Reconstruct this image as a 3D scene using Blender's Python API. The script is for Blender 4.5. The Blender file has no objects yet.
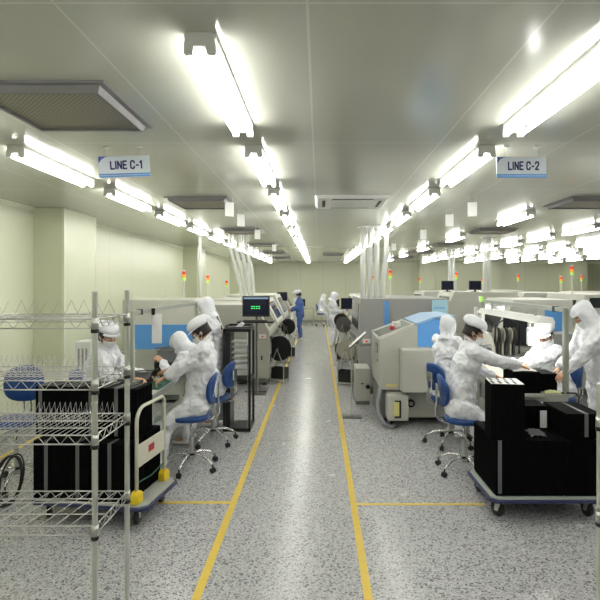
import bpy, math, random
from mathutils import Vector, Matrix
random.seed(7)
PI = math.pi
C = bpy.context.scene.collection
V = Vector

# ------------------------------------------------------------------ materials
def nmat(name, col, rough=.5, metal=0.0, bump=0, bscale=40, spec=.5, var=0, vscale=6, emit=None, estr=0, alpha=1, trans=0, ior=1.45):
    m = bpy.data.materials.new(name); m.use_nodes = True
    nt = m.node_tree; b = nt.nodes['Principled BSDF']
    b.inputs['Base Color'].default_value = (*col, 1)
    b.inputs['Roughness'].default_value = rough
    b.inputs['Metallic'].default_value = metal
    b.inputs['Specular IOR Level'].default_value = spec
    b.inputs['Alpha'].default_value = alpha
    b.inputs['Transmission Weight'].default_value = trans
    b.inputs['IOR'].default_value = ior
    tc = nt.nodes.new('ShaderNodeTexCoord')
    if var:
        n = nt.nodes.new('ShaderNodeTexNoise'); n.inputs['Scale'].default_value = vscale; n.inputs['Detail'].default_value = 4
        nt.links.new(tc.outputs['Object'], n.inputs['Vector'])
        mr = nt.nodes.new('ShaderNodeMapRange'); mr.inputs[3].default_value = 1-var; mr.inputs[4].default_value = 1+var
        nt.links.new(n.outputs['Fac'], mr.inputs[0])
        mx = nt.nodes.new('ShaderNodeVectorMath'); mx.operation = 'SCALE'; mx.inputs[0].default_value = col
        nt.links.new(mr.outputs[0], mx.inputs['Scale']); nt.links.new(mx.outputs[0], b.inputs['Base Color'])
    if bump:
        n = nt.nodes.new('ShaderNodeTexNoise'); n.inputs['Scale'].default_value = bscale; n.inputs['Detail'].default_value = 3
        nt.links.new(tc.outputs['Object'], n.inputs['Vector'])
        bp = nt.nodes.new('ShaderNodeBump'); bp.inputs['Strength'].default_value = bump; bp.inputs['Distance'].default_value = .02
        nt.links.new(n.outputs['Fac'], bp.inputs['Height']); nt.links.new(bp.outputs[0], b.inputs['Normal'])
    if emit:
        b.inputs['Emission Color'].default_value = (*emit, 1); b.inputs['Emission Strength'].default_value = estr
    return m

def seam_mat(name, col, rough, seams, line, lw=.008, spec=.5, bump=.15):
    """panelled surface: seams = list of (axis, pitch, offset)"""
    m = nmat(name, col, rough, spec=spec)
    nt = m.node_tree; b = nt.nodes['Principled BSDF']
    geo = nt.nodes.new('ShaderNodeTexCoord'); sep = nt.nodes.new('ShaderNodeSeparateXYZ')
    nt.links.new(geo.outputs['Object'], sep.inputs[0])
    acc = None
    def mth(op, a, c):
        n = nt.nodes.new('ShaderNodeMath'); n.operation = op
        for i, v in enumerate((a, c)):
            if v is None: continue
            if isinstance(v, (int, float)): n.inputs[i].default_value = v
            else: nt.links.new(v, n.inputs[i])
        return n.outputs[0]
    for ax, pitch, off in seams:
        v = mth('SUBTRACT', sep.outputs[ax], off - 100*pitch)
        v = mth('MODULO', v, pitch)
        v = mth('LESS_THAN', v, lw)
        acc = v if acc is None else mth('MAXIMUM', acc, v)
    n = nt.nodes.new('ShaderNodeTexNoise'); n.inputs['Scale'].default_value = .7; n.inputs['Detail'].default_value = 3
    nt.links.new(geo.outputs['Object'], n.inputs['Vector'])
    mr = nt.nodes.new('ShaderNodeMapRange'); mr.inputs[3].default_value = .95; mr.inputs[4].default_value = 1.05
    nt.links.new(n.outputs['Fac'], mr.inputs[0])
    sc = nt.nodes.new('ShaderNodeVectorMath'); sc.operation = 'SCALE'; sc.inputs[0].default_value = col
    nt.links.new(mr.outputs[0], sc.inputs['Scale'])
    mix = nt.nodes.new('ShaderNodeMix'); mix.data_type = 'RGBA'
    nt.links.new(acc, mix.inputs[0]); nt.links.new(sc.outputs[0], mix.inputs[6]); mix.inputs[7].default_value = (*line, 1)
    nt.links.new(mix.outputs[2], b.inputs['Base Color'])
    n2 = nt.nodes.new('ShaderNodeTexNoise'); n2.inputs['Scale'].default_value = 1.3; n2.inputs['Detail'].default_value = 1
    nt.links.new(geo.outputs['Object'], n2.inputs['Vector'])
    ad = mth('ADD', acc, n2.outputs['Fac'])
    bp = nt.nodes.new('ShaderNodeBump'); bp.inputs['Strength'].default_value = bump; bp.inputs['Distance'].default_value = .02
    nt.links.new(ad, bp.inputs['Height']); nt.links.new(bp.outputs[0], b.inputs['Normal'])
    return m

def floor_mat():
    m = nmat('speckled_floor', (.5,.5,.5), .22, spec=.5)
    nt = m.node_tree; b = nt.nodes['Principled BSDF']
    tc = nt.nodes.new('ShaderNodeTexCoord')
    def vor(scale, chipcol, lo, hi, prev):
        v = nt.nodes.new('ShaderNodeTexVoronoi'); v.inputs['Scale'].default_value = scale
        nt.links.new(tc.outputs['Object'], v.inputs['Vector'])
        s = nt.nodes.new('ShaderNodeSeparateColor'); nt.links.new(v.outputs['Color'], s.inputs[0])
        r = nt.nodes.new('ShaderNodeMapRange'); r.inputs[1].default_value = lo; r.inputs[2].default_value = hi
        nt.links.new(s.outputs[0], r.inputs[0])
        mx = nt.nodes.new('ShaderNodeMix'); mx.data_type = 'RGBA'
        nt.links.new(r.outputs[0], mx.inputs[0])
        if isinstance(prev, tuple): mx.inputs[6].default_value = (*prev, 1)
        else: nt.links.new(prev, mx.inputs[6])
        mx.inputs[7].default_value = (*chipcol, 1)
        return mx.outputs[2]
    c = vor(95, (.54,.54,.55), .5, .6, (.41,.41,.42))
    c = vor(80, (.16,.16,.17), .82, .88, c)
    c = vor(130, (.26,.26,.26), .86, .92, c)
    # square tile joints
    sep = nt.nodes.new('ShaderNodeSeparateXYZ'); nt.links.new(tc.outputs['Object'], sep.inputs[0])
    outs = []
    for ax in (0, 1):
        a = nt.nodes.new('ShaderNodeMath'); a.operation = 'ADD'; a.inputs[1].default_value = 60.3; nt.links.new(sep.outputs[ax], a.inputs[0])
        q = nt.nodes.new('ShaderNodeMath'); q.operation = 'MODULO'; q.inputs[1].default_value = .6; nt.links.new(a.outputs[0], q.inputs[0])
        l = nt.nodes.new('ShaderNodeMath'); l.operation = 'LESS_THAN'; l.inputs[1].default_value = .004; nt.links.new(q.outputs[0], l.inputs[0])
        outs.append(l.outputs[0])
    mxm = nt.nodes.new('ShaderNodeMath'); mxm.operation = 'MAXIMUM'; nt.links.new(outs[0], mxm.inputs[0]); nt.links.new(outs[1], mxm.inputs[1])
    mul = nt.nodes.new('ShaderNodeMath'); mul.operation = 'MULTIPLY'; mul.inputs[1].default_value = .35; nt.links.new(mxm.outputs[0], mul.inputs[0])
    mx = nt.nodes.new('ShaderNodeMix'); mx.data_type = 'RGBA'; nt.links.new(mul.outputs[0], mx.inputs[0]); nt.links.new(c, mx.inputs[6]); mx.inputs[7].default_value = (.25,.25,.25,1)
    nt.links.new(mx.outputs[2], b.inputs['Base Color'])
    n = nt.nodes.new('ShaderNodeTexNoise'); n.inputs['Scale'].default_value = 3; nt.links.new(tc.outputs['Object'], n.inputs['Vector'])
    mr = nt.nodes.new('ShaderNodeMapRange'); mr.inputs[3].default_value = .16; mr.inputs[4].default_value = .32; nt.links.new(n.outputs['Fac'], mr.inputs[0])
    nt.links.new(mr.outputs[0], b.inputs['Roughness'])
    return m

def perf_mat(name, dark, light, scale):
    m = nmat(name, light, .45, .6)
    nt = m.node_tree; b = nt.nodes['Principled BSDF']
    tc = nt.nodes.new('ShaderNodeTexCoord')
    v = nt.nodes.new('ShaderNodeTexVoronoi'); v.inputs['Scale'].default_value = scale; v.inputs['Randomness'].default_value = 0
    mp = nt.nodes.new('ShaderNodeMapping'); mp.inputs['Rotation'].default_value = (0,0,PI/4)
    nt.links.new(tc.outputs['Object'], mp.inputs[0]); nt.links.new(mp.outputs[0], v.inputs['Vector'])
    r = nt.nodes.new('ShaderNodeMapRange'); r.inputs[1].default_value = .3; r.inputs[2].default_value = .38; nt.links.new(v.outputs['Distance'], r.inputs[0])
    mx = nt.nodes.new('ShaderNodeMix'); mx.data_type = 'RGBA'; nt.links.new(r.outputs[0], mx.inputs[0])
    mx.inputs[6].default_value = (*dark, 1); mx.inputs[7].default_value = (*light, 1)
    nt.links.new(mx.outputs[2], b.inputs['Base Color'])
    return m

M = {}
M['wall'] = seam_mat('cream_wall_panel', (.70,.72,.55), .33, [(1, 1.15, .35)], (.50,.51,.38), .010)
M['wallx'] = seam_mat('cream_back_panel', (.70,.72,.55), .33, [(0, 1.15, -.95)], (.50,.51,.38), .012)
M['ceil'] = seam_mat('ceiling_panel', (.53,.54,.47), .13, [(1, 1.87, 3.74), (0, .95, -.05)], (.66,.67,.6), .012, bump=.05)
M['column'] = nmat('column_panel', (.64,.66,.49), .33, var=.03, vscale=2)
M['trim'] = nmat('cove_trim', (.74,.76,.62), .3)
M['floor'] = floor_mat()
M['base'] = nmat('skirting_grey', (.35,.36,.32), .4)
M['tube'] = nmat('fluorescent_tube', (1,1,1), .3, emit=(1,.99,.93), estr=18)
M['lampwhite'] = nmat('white_enamel', (.8,.8,.78), .35)
M['socket'] = nmat('lampholder_grey', (.74,.74,.71), .4)
M['duct'] = nmat('diffuser_metal', (.25,.245,.25), .5, .3, var=.1, vscale=10)
M['perf'] = perf_mat('perforated_plate', (.05,.045,.04), (.36,.33,.28), 48)
M['acwhite'] = nmat('cassette_white', (.76,.77,.74), .35)
M['dark'] = nmat('dark_slot', (.02,.02,.022), .5)
M['signwhite'] = nmat('sign_face', (.78,.84,.93), .3)
M['signblue'] = nmat('sign_blue', (.12,.36,.80), .35)
M['signnavy'] = nmat('sign_letter_navy', (.03,.03,.16), .4)
M['signpat'] = perf_mat('sign_corner_pattern', (.5,.62,.85), (.08,.16,.45), 60)
M['tagwhite'] = nmat('hanging_tag', (.92,.93,.92), .35)
M['wire'] = nmat('chrome_wire', (.50,.50,.48), .3, 1)
M['fork'] = nmat('zinc_fork', (.5,.52,.5), .4, .3)
M['pole'] = nmat('ribbed_post', (.62,.64,.60), .28, .8, var=.08, vscale=60)
M['black'] = nmat('black_plastic', (.012,.012,.013), .4, var=.3, vscale=20)
M['blackmat'] = nmat('black_case', (.004,.004,.0045), .7, spec=.05, var=.4, vscale=12)
M['strap'] = nmat('clear_grey_strap', (.13,.135,.14), .25)
M['caseplate'] = nmat('case_top_plate', (.72,.72,.68), .4)
M['cream'] = nmat('cream_tube', (.62,.61,.50), .35)
M['yellow'] = nmat('yellow_cap', (.85,.62,.02), .4)
M['tape'] = nmat('yellow_floor_tape', (.72,.52,.08), .35, var=.12, vscale=9)
M['navy'] = nmat('navy_bumper', (.035,.04,.11), .45)
M['deck'] = nmat('trolley_deck_grey', (.42,.44,.40), .45)
M['greenmat'] = nmat('green_mat', (.01,.11,.07), .5)
M['redlabel'] = nmat('red_label', (.5,.04,.05), .5)
M['blue'] = nmat('blue_vinyl', (.012,.055,.21), .33, bump=.15, bscale=30)
M['chrome'] = nmat('chrome', (.75,.75,.76), .12, 1)
M['sleeve'] = nmat('sleeve_grey', (.42,.43,.42), .35, .5)
M['rubber'] = nmat('caster_black', (.015,.015,.016), .5)
M['alu'] = nmat('aluminium_profile', (.52,.54,.49), .33, .6)
M['table'] = nmat('bench_top', (.45,.47,.42), .4)
M['cloth'] = nmat('cleanroom_cloth', (.80,.81,.86), .75, bump=.55, bscale=14)
M['cloth2'] = nmat('cleanroom_cloth_blue', (.07,.13,.36), .8, bump=.4, bscale=14)
M['mask'] = nmat('white_mask', (.84,.85,.86), .7, bump=.2, bscale=60)
M['skin'] = nmat('skin', (.56,.31,.19), .5, var=.06, vscale=30)
M['hair'] = nmat('black_hair', (.012,.009,.008), .4, bump=.4, bscale=120)
M['eye'] = nmat('eye_dark', (.02,.015,.012), .1)
M['eyew'] = nmat('eye_white', (.75,.73,.7), .25)
M['shoe'] = nmat('white_shoe', (.7,.7,.72), .5)
M['mgrey'] = nmat('machine_grey', (.47,.47,.42), .4, var=.03, vscale=3)
M['mlight'] = nmat('machine_ivory', (.62,.62,.56), .4, var=.03, vscale=3)
M['mside'] = nmat('machine_side_grey', (.34,.34,.33), .42, var=.03, vscale=3)
M['mdark'] = nmat('machine_plinth', (.17,.18,.16), .5)
M['mblue'] = nmat('machine_blue', (.12,.36,.78), .35)
M['mlblue'] = nmat('machine_pale_blue', (.36,.55,.80), .3)
M['glass'] = nmat('smoked_glass', (.03,.035,.04), .08)
M['screen'] = nmat('screen_navy', (.012,.014,.035), .2)
M['green'] = nmat('green_text', (.05,.7,.15), .4, emit=(.05,.9,.2), estr=.8)
M['red'] = nmat('red_lens', (.6,.03,.015), .3, emit=(1,.06,.02), estr=.25)
M['amber'] = nmat('amber_lens', (.75,.3,.02), .3, emit=(1,.45,.05), estr=.35)
M['greenl'] = nmat('green_lens', (.35,.6,.12), .3, emit=(.5,.9,.2), estr=.35)
M['hose'] = nmat('clear_hose', (.9,.92,.88), .2, alpha=.68, bump=.3, bscale=90)
M['hosegrey'] = nmat('grey_hose', (.28,.30,.32), .5)
M['paper'] = nmat('paper', (.86,.86,.88), .7)
M['ragy'] = nmat('rag_yellow_green', (.65,.68,.35), .8, bump=.6)
M['labely'] = nmat('label_yellow', (.65,.6,.25), .5)
M['reel'] = nmat('tape_reel', (.40,.38,.31), .35, var=.1)
M['metal'] = nmat('dark_steel', (.16,.16,.15), .35, .7, var=.25, vscale=14)
M['cyan'] = nmat('cyan_sheet', (.45,.72,.85), .4)

# ------------------------------------------------------------------ mesh builder
class MB:
    def __init__(s): s.v = []; s.f = []
    def add(s, vs, fs, mtx=None):
        o = len(s.v)
        for p in vs:
            p = V(p); s.v.append(tuple(mtx @ p) if mtx else tuple(p))
        s.f += [tuple(i+o for i in f) for f in fs]; return s
    def box(s, x0, x1, y0, y1, z0, z1, mtx=None):
        vs = [(x0,y0,z0),(x1,y0,z0),(x1,y1,z0),(x0,y1,z0),(x0,y0,z1),(x1,y0,z1),(x1,y1,z1),(x0,y1,z1)]
        return s.add(vs, [(0,3,2,1),(4,5,6,7),(0,1,5,4),(1,2,6,5),(2,3,7,6),(3,0,4,7)], mtx)
    def prism(s, pts, a0, a1, axis='y'):
        """extrude 2D polygon (ccw) along axis"""
        def mk(p, a):
            if axis == 'y': return (p[0], a, p[1])
            if axis == 'x': return (a, p[0], p[1])
            return (p[0], p[1], a)
        n = len(pts)
        vs = [mk(p, a0) for p in pts] + [mk(p, a1) for p in pts]
        fs = [tuple(range(n)), tuple(range(2*n-1, n-1, -1))] + [(i, n+i, n+(i+1) % n, (i+1) % n) for i in range(n)]
        return s.add(vs, fs)
    def tube(s, pts, r, n=10, closed=False, cap=True):
        pts = [V(p) for p in pts]; N = len(pts); rr = r if isinstance(r, (list, tuple)) else [r]*N
        rings = []; prev = None
        for i, p in enumerate(pts):
            if closed: t = pts[(i+1) % N]-pts[i-1]
            else: t = pts[min(i+1, N-1)]-pts[max(i-1, 0)]
            if t.length < 1e-9: t = V((0,0,1))
            t.normalize()
            if prev is None:
                a = V((0,0,1)) if abs(t.z) < .9 else V((1,0,0)); u = t.cross(a).normalized()
            else:
                u = prev-t*prev.dot(t)
                u = u.normalized() if u.length > 1e-6 else t.orthogonal().normalized()
            prev = u; w = t.cross(u)
            rings.append([p+(u*math.cos(2*PI*k/n)+w*math.sin(2*PI*k/n))*rr[i] for k in range(n)])
        vs = [q for R in rings for q in R]; fs = []
        for i in range(N if closed else N-1):
            a, b = i*n, ((i+1) % N)*n
            for k in range(n): fs.append((a+k, a+(k+1) % n, b+(k+1) % n, b+k))
        if cap and not closed:
            fs.append(tuple(range(n-1, -1, -1))); fs.append(tuple((N-1)*n+k for k in range(n)))
        return s.add(vs, fs)
    def cyl(s, a, b, r, n=14, r2=None): return s.tube([a, b], [r, r if r2 is None else r2], n)
    def lathe(s, prof, n=20, mtx=None):
        """prof = [(r,z)...] bottom to top, around z"""
        vs = []; fs = []
        for r, z in prof:
            for k in range(n): vs.append((r*math.cos(2*PI*k/n), r*math.sin(2*PI*k/n), z))
        m = len(prof)
        for i in range(m-1):
            for k in range(n): fs.append((i*n+k, i*n+(k+1) % n, (i+1)*n+(k+1) % n, (i+1)*n+k))
        fs.append(tuple(range(n-1, -1, -1))); fs.append(tuple((m-1)*n+k for k in range(n)))
        return s.add(vs, fs, mtx)
    def ell(s, c, r, n=16, m=10, rot=None):
        c = V(c); vs = []; fs = []
        for i in range(1, m):
            th = PI*i/m
            for k in range(n):
                ph = 2*PI*k/n; vs.append(V((r[0]*math.sin(th)*math.cos(ph), r[1]*math.sin(th)*math.sin(ph), r[2]*math.cos(th))))
        vs += [V((0,0,r[2])), V((0,0,-r[2]))]
        if rot: vs = [rot @ p for p in vs]
        vs = [p+c for p in vs]
        for i in range(m-2):
            for k in range(n): fs.append((i*n+k, (i+1)*n+k, (i+1)*n+(k+1) % n, i*n+(k+1) % n))
        T = len(vs)-2; B = len(vs)-1
        for k in range(n):
            fs.append((T, k, (k+1) % n)); q = (m-2)*n; fs.append((B, q+(k+1) % n, q+k))
        return s.add(vs, fs)
    def caps(s, a, b, ra, rb, n=14, sq=None):
        """tapered capsule; sq=(dir, factor) squashes the section along dir"""
        a = V(a); b = V(b); d = b-a; L = d.length; t = d.normalized()
        pts = []; rr = []
        for i in range(1, 5): ang = PI/2*i/5; pts.append(a-t*ra*math.cos(ang)); rr.append(ra*math.sin(ang))
        pts += [a, (a+b)/2, b]; rr += [ra, (ra+rb)/2, rb]
        for i in range(4, 0, -1): ang = PI/2*i/5; pts.append(b+t*rb*math.cos(ang)); rr.append(rb*math.sin(ang))
        o = len(s.v); s.tube(pts, rr, n)
        if sq:
            dr = V(sq[0]); dr = (dr-t*dr.dot(t)).normalized()
            for i in range(o, len(s.v)):
                p = V(s.v[i])-a; s.v[i] = tuple(V(s.v[i])-dr*(p.dot(dr)*(1-sq[1])))
        return s
    def mesh(s, name, mat, smooth=False):
        me = bpy.data.meshes.new(name); me.from_pydata(s.v, [], s.f); me.update()
        if mat: me.materials.append(mat)
        if smooth:
            me.polygons.foreach_set('use_smooth', [True]*len(me.polygons))
        return me
    def obj(s, name, mat, parent=None, smooth=False, bevel=0, loc=None, rz=None):
        o = bpy.data.objects.new(name, s.mesh(name, mat, smooth)); C.objects.link(o)
        if parent: o.parent = parent
        if bevel:
            b = o.modifiers.new('bevel', 'BEVEL'); b.width = bevel; b.segments = 2; b.limit_method = 'ANGLE'
        if loc: o.location = loc
        if rz is not None: o.rotation_euler = (0,0,rz)
        return o

def tag(o, label, cat, group=None):
    o['label'] = label; o['category'] = cat
    if group: o['group'] = group
    return o
def thing(name, label, cat, loc=(0,0,0), rz=0, group=None):
    o = bpy.data.objects.new(name, None); C.objects.link(o); o.empty_display_size = .1
    o.location = loc; o.rotation_euler = (0,0,rz)
    return tag(o, label, cat, group)
def copy_tree(o, parent=None):
    c = o.copy(); C.objects.link(c)
    if parent: c.parent = parent
    for ch in KIDS.get(o.name, []): copy_tree(ch, c)
    return c
KIDS = {}
def index_kids():
    KIDS.clear()
    for o in bpy.data.objects:
        if o.parent: KIDS.setdefault(o.parent.name, []).append(o)
def dup(o, label, loc, rz, group=None):
    index_kids()
    c = copy_tree(o); c.location = loc; c.rotation_euler = (0,0,rz); c['label'] = label
    if group: c['group'] = group
    return c
def struct(o): o['kind'] = 'structure'; return o
def evald(mb, mods, mat, name):
    """apply modifiers to a builder's mesh and return the finished mesh"""
    o = bpy.data.objects.new('temp', mb.mesh('temp', None)); C.objects.link(o)
    tex = None
    for t, kw in mods:
        md = o.modifiers.new(t, t)
        for k, v in kw.items(): setattr(md, k, v)
    bpy.context.view_layer.update()
    dg = bpy.context.evaluated_depsgraph_get()
    me = bpy.data.meshes.new_from_object(o.evaluated_get(dg)); me.name = name
    old = o.data; bpy.data.objects.remove(o); bpy.data.meshes.remove(old)
    me.materials.clear(); me.materials.append(mat)
    me.polygons.foreach_set('use_smooth', [True]*len(me.polygons))
    return me
def link(me, name, parent):
    o = bpy.data.objects.new(name, me); C.objects.link(o); o.parent = parent; return o

ORD = ['first','second','third','fourth','fifth','sixth','seventh','eighth','ninth','tenth','eleventh','twelfth','thirteenth','fourteenth','fifteenth']
CH = 3.05     # ceiling height
XL, XR, YB, YF = -4.0, 16.0, 25.6, -3.0

# ------------------------------------------------------------------ setting
struct(MB().box(XL-.1, XR+.1, YF-.1, YB+.1, -.1, 0).obj('floor', M['floor']))
struct(MB().box(XL-.1, XR+.1, YF-.1, YB+.1, CH, CH+.1).obj('ceiling', M['ceil']))
struct(MB().box(XL-.1, XL, YF-.1, YB+.1, 0, CH).obj('wall_left', M['wall']))
struct(MB().box(XR, XR+.1, YF-.1, YB+.1, 0, CH).obj('wall_right', M['wall']))
struct(MB().box(XL, XR, YB, YB+.1, 0, CH).obj('wall_back', M['wallx']))
struct(MB().box(XL, XR, YF-.1, YF, 0, CH).obj('wall_front', M['wallx']))
struct(MB().box(XL, XL+.015, YF, YB, 0, .1).obj('baseboard_left', M['base']))
struct(MB().box(XL, XR, YB-.015, YB, 0, .1).obj('baseboard_back', M['base']))
cols = [(XL, -3.57, y, y+1.0) for y in (7.0, 14.7, 22.4)] + [(5.05,5.75,YB-.5,YB), (12.3,13.0,YB-1.4,YB), (8.6,9.2,YB-.45,YB)]
ti = 1
for x0, x1, y0, y1 in cols:
    struct(MB().box(x0, x1, y0, y1, 0, CH).obj('trim_%d' % ti, M['column'])); ti += 1
# cove strips at the wall head and corner beads on the columns
segs = [(YF, 7.0), (8.0, 14.7), (15.7, 22.4), (23.4, YB)]
mb = MB()
for a, b in segs: mb.prism([(XL, CH), (XL, CH-.05), (XL+.05, CH)], a, b)
struct(mb.obj('trim_%d' % ti, M['trim'])); ti += 1
struct(MB().prism([(YB, CH), (YB-.05, CH), (YB, CH-.05)], XL, XR, 'x').obj('trim_%d' % ti, M['trim'])); ti += 1
mb = MB()
for x0, x1, y0, y1 in cols[:3]:
    mb.box(x1-.03, x1+.006, y0-.006, y0+.03, 0, CH); mb.box(x1-.03, x1+.006, y1-.03, y1+.006, 0, CH)
struct(mb.obj('trim_%d' % ti, M['trim'])); ti += 1
# yellow floor tape
def tape(name, x0, x1, y0, y1, label):
    tag(MB().box(x0, x1, y0, y1, 0, .0012).obj(name, M['tape']), label, 'floor tape')
tape('floor_tape', -.808, -.75, 1.0, 24.0, 'yellow tape line along the left side of the central aisle')
tape('floor_tape', .285, .34, 1.0, 24.0, 'yellow tape line along the right side of the central aisle')
tape('floor_tape', -1.55, -.81, 4.53, 4.58, 'short yellow cross line between left trolley and aisle line')
tape('floor_tape', .342, 1.5, 4.50, 4.54, 'short yellow cross line between aisle line and right trolley')
tape('floor_tape', -3.68, -3.62, 4.0, 7.6, 'yellow tape line near the left wall behind the empty blue chair')

# ------------------------------------------------------------------ ceiling lights
def make_light():
    t = thing('ceiling_light', '', 'ceiling light', (0,0,CH))
    MB().prism([(-.066,-.001), (-.066,-.022), (-.022,-.052), (.022,-.052), (.066,-.022), (.066,-.001)], .01, 1.21).obj('housing', M['lampwhite'], t)
    for x in (-.048, .048):
        MB().cyl((x,.03,-.072), (x,1.19,-.072), .0145, 10).obj('tube', M['tube'], t, smooth=True)
    for y in (0, 1.195):
        MB().prism([(-.066,-.05), (-.066,-.088), (-.030,-.088), (-.024,-.058), (.024,-.058), (.030,-.088), (.066,-.088), (.066,-.05), (.056,-.001), (-.056,-.001)], y, y+.025).obj('lampholder', M['socket'], t)
    return t
L0 = None
rows = [(-2.32, 'left row beside the left wall', [(-1.35+1.72*k) for k in range(15)], 3.7),
        (-.5, 'row above aisle left half', [(-1.35+1.72*k) for k in range(15)], 2.0),
        (1.28, 'row just right of aisle', [(-1.35+1.72*k) for k in range(15)], 2.0),
        (3.07, 'row over the right workbench', [.4, 3.8, 7.23, 10.65, 14.1, 17.5, 20.9], 7.0),
        (5.0, 'row over the right machine line', [.4, 3.8, 5.5, 7.2]+[8.95+1.72*k for k in range(9)], 8.9),
        (7.0, 'third row from right edge', [3.8, 8.9]+[12.3+1.72*k for k in range(7)], 12.2),
        (9.0, 'second row from right edge', [7.2, 12.2]+[15.7+1.72*k for k in range(5)], 15.6),
        (11.0, 'rightmost row deep in room', [10.6, 16.0]+[19.2+1.72*k for k in range(3)], 19.0)]
for x, rn, ys, vis in rows:
    n = 0
    ys = [y for y in ys if y+1.2 < YB-.1]
    near = 0
    for y in ys:
        if y >= vis:
            lab = '%s twin-tube ceiling light from the viewer, %s' % (ORD[n], rn); n += 1
        else:
            near += 1
            lab = 'out of view twin-tube ceiling light, %s, %s' % (rn, ORD[near-1])
        if L0 is None:
            L0 = make_light(); o = L0; o.location = (x, y, CH); o['label'] = lab; o['group'] = 'twin-tube ceiling lights'
        else: o = dup(L0, lab, (x, y, CH), 0)

# ------------------------------------------------------------------ ceiling diffusers
def make_vent():
    t = thing('ceiling_vent', '', 'air vent', (0,0,CH), group='perforated ceiling vents')
    a, b, h = .37, .30, .045
    def ring(o0, z0, o1, z1):
        vs = [(sx*o0, sy*o0, z0) for sx, sy in ((-1,-1),(1,-1),(1,1),(-1,1))]+[(sx*o1, sy*o1, z1) for sx, sy in ((-1,-1),(1,-1),(1,1),(-1,1))]
        return vs, [(i, (i+1) % 4, 4+(i+1) % 4, 4+i) for i in range(4)]
    mb = MB()
    for o0, z0, o1, z1 in ((.385,-.001,.385,-.014), (.385,-.014,.35,-.014), (.35,-.014,.335,-.05), (.335,-.05,.318,-.05), (.318,-.05,.318,-.03)):
        mb.add(*ring(o0, z0, o1, z1))
    mb.obj('frame', M['duct'], t)
    MB().box(-.318,.318,-.318,.318,-.036,-.030).obj('perforated_plate', M['perf'], t)
    return t
V0 = make_vent()
vy = [2.97, 6.45, 9.95, 13.45, 16.95, 20.45]
vent_pos = [(-1.5, y, 'left') for y in vy] + [(3.45, y, 'right') for y in vy[1:]] + [(.5, 18.2, 'mid')]
cnt = {'left':0, 'right':0, 'mid':0}
for i, (x, y, sd) in enumerate(vent_pos):
    if sd == 'mid': lab = 'small dark ceiling vent deep over the central aisle'
    else: lab = 'dark perforated metal ceiling vent, %s from the viewer on the %s side' % (ORD[cnt[sd]], sd); cnt[sd] += 1
    if i == 0: V0.location = (x,y,CH); V0['label'] = lab
    else: dup(V0, lab, (x,y,CH), 0)

# air conditioner cassette
t = thing('air_conditioner', 'white square ceiling air conditioner cassette with a black slot', 'air conditioner', (.41, 6.42, CH))
s = .46
MB().add([(-s,-s,0),(s,-s,0),(s,s,0),(-s,s,0),(-s*.93,-s*.93,-.035),(s*.93,-s*.93,-.035),(s*.93,s*.93,-.035),(-s*.93,s*.93,-.035)],
         [(0,1,5,4),(1,2,6,5),(2,3,7,6),(3,0,4,7),(4,5,6,7),(3,2,1,0)]).obj('panel', M['acwhite'], t)
MB().box(-.27,.27,-.27,.27,-.045,-.035).obj('intake_grille', M['acwhite'], t, bevel=.004)
for x0, x1, y0, y1 in ((-.25,.25,-.37,-.33), (-.25,.25,.33,.37), (-.37,-.33,-.25,.25), (.33,.37,-.25,.25)):
    MB().box(x0,x1,y0,y1,-.038,-.034).obj('air_slot', M['dark'], t)

# ------------------------------------------------------------------ signs
def text_mesh(body, w, h, name, mat, depth=.002):
    cu = bpy.data.curves.new('txt', 'FONT'); cu.body = body; cu.size = 1; cu.extrude = .02; cu.offset = .034
    cu.align_x = 'CENTER'; cu.align_y = 'CENTER'
    o = bpy.data.objects.new('txt', cu); C.objects.link(o); bpy.context.view_layer.update()
    me = bpy.data.meshes.new_from_object(o.evaluated_get(bpy.context.evaluated_depsgraph_get()))
    bpy.data.objects.remove(o)
    xs = [v.co.x for v in me.vertices]; ys = [v.co.y for v in me.vertices]
    cx, cy = (max(xs)+min(xs))/2, (max(ys)+min(ys))/2; kx, ky = w/(max(xs)-min(xs)), h/(max(ys)-min(ys))
    for v in me.vertices: v.co = V(((v.co.x-cx)*kx, -v.co.z/.02*depth/2, (v.co.y-cy)*ky))
    me.name = name; me.materials.clear(); me.materials.append(mat); return me
def block_text(txt, w, h, depth=.002):
    cap = {'L':([[(0,1),(0,0),(.52,0)]],.62), 'I':([[(0,1),(0,0)]],.16), 'N':([[(0,0),(0,1),(.52,0),(.52,1)]],.66), 'E':([[(.5,1),(0,1),(0,0),(.5,0)],[(0,.5),(.42,.5)]],.62),
           ' ':([],.22), '-':([[(0,.42),(.28,.42)]],.42), '1':([[(0,.78),(.2,1),(.2,0)]],.36),
           'C':([[(.54,.72),(.52,.88),(.42,1),(.14,1),(.02,.88),(0,.72),(0,.28),(.02,.12),(.14,0),(.42,0),(.52,.12),(.54,.28)]],.70),
           '2':([[(0,.74),(.04,.92),(.16,1),(.36,1),(.48,.92),(.5,.74),(.44,.56),(0,0),(.52,0)]],.62)}
    out = []; x = 0; st = .11; tot = sum(cap[c][1]+.15 for c in txt)-.15
    for c in txt:
        mb = MB()
        for ln in cap[c][0]:
            for (a, b), (c2, d) in zip(ln, ln[1:]):
                p, q = V((a+x,0,b)), V((c2+x,0,d)); u = (q-p).normalized(); n = V((-u.z,0,u.x))*st; e = u*st*.55
                pts = [p-e-n, q+e-n, q+e+n, p-e+n]
                mb.prism([((v.x-tot/2)*w/tot, (v.z-.5)*h) for v in pts], -depth, 0)
        x += cap[c][1]+.15
        if mb.v: out.append(mb)
    return out
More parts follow.
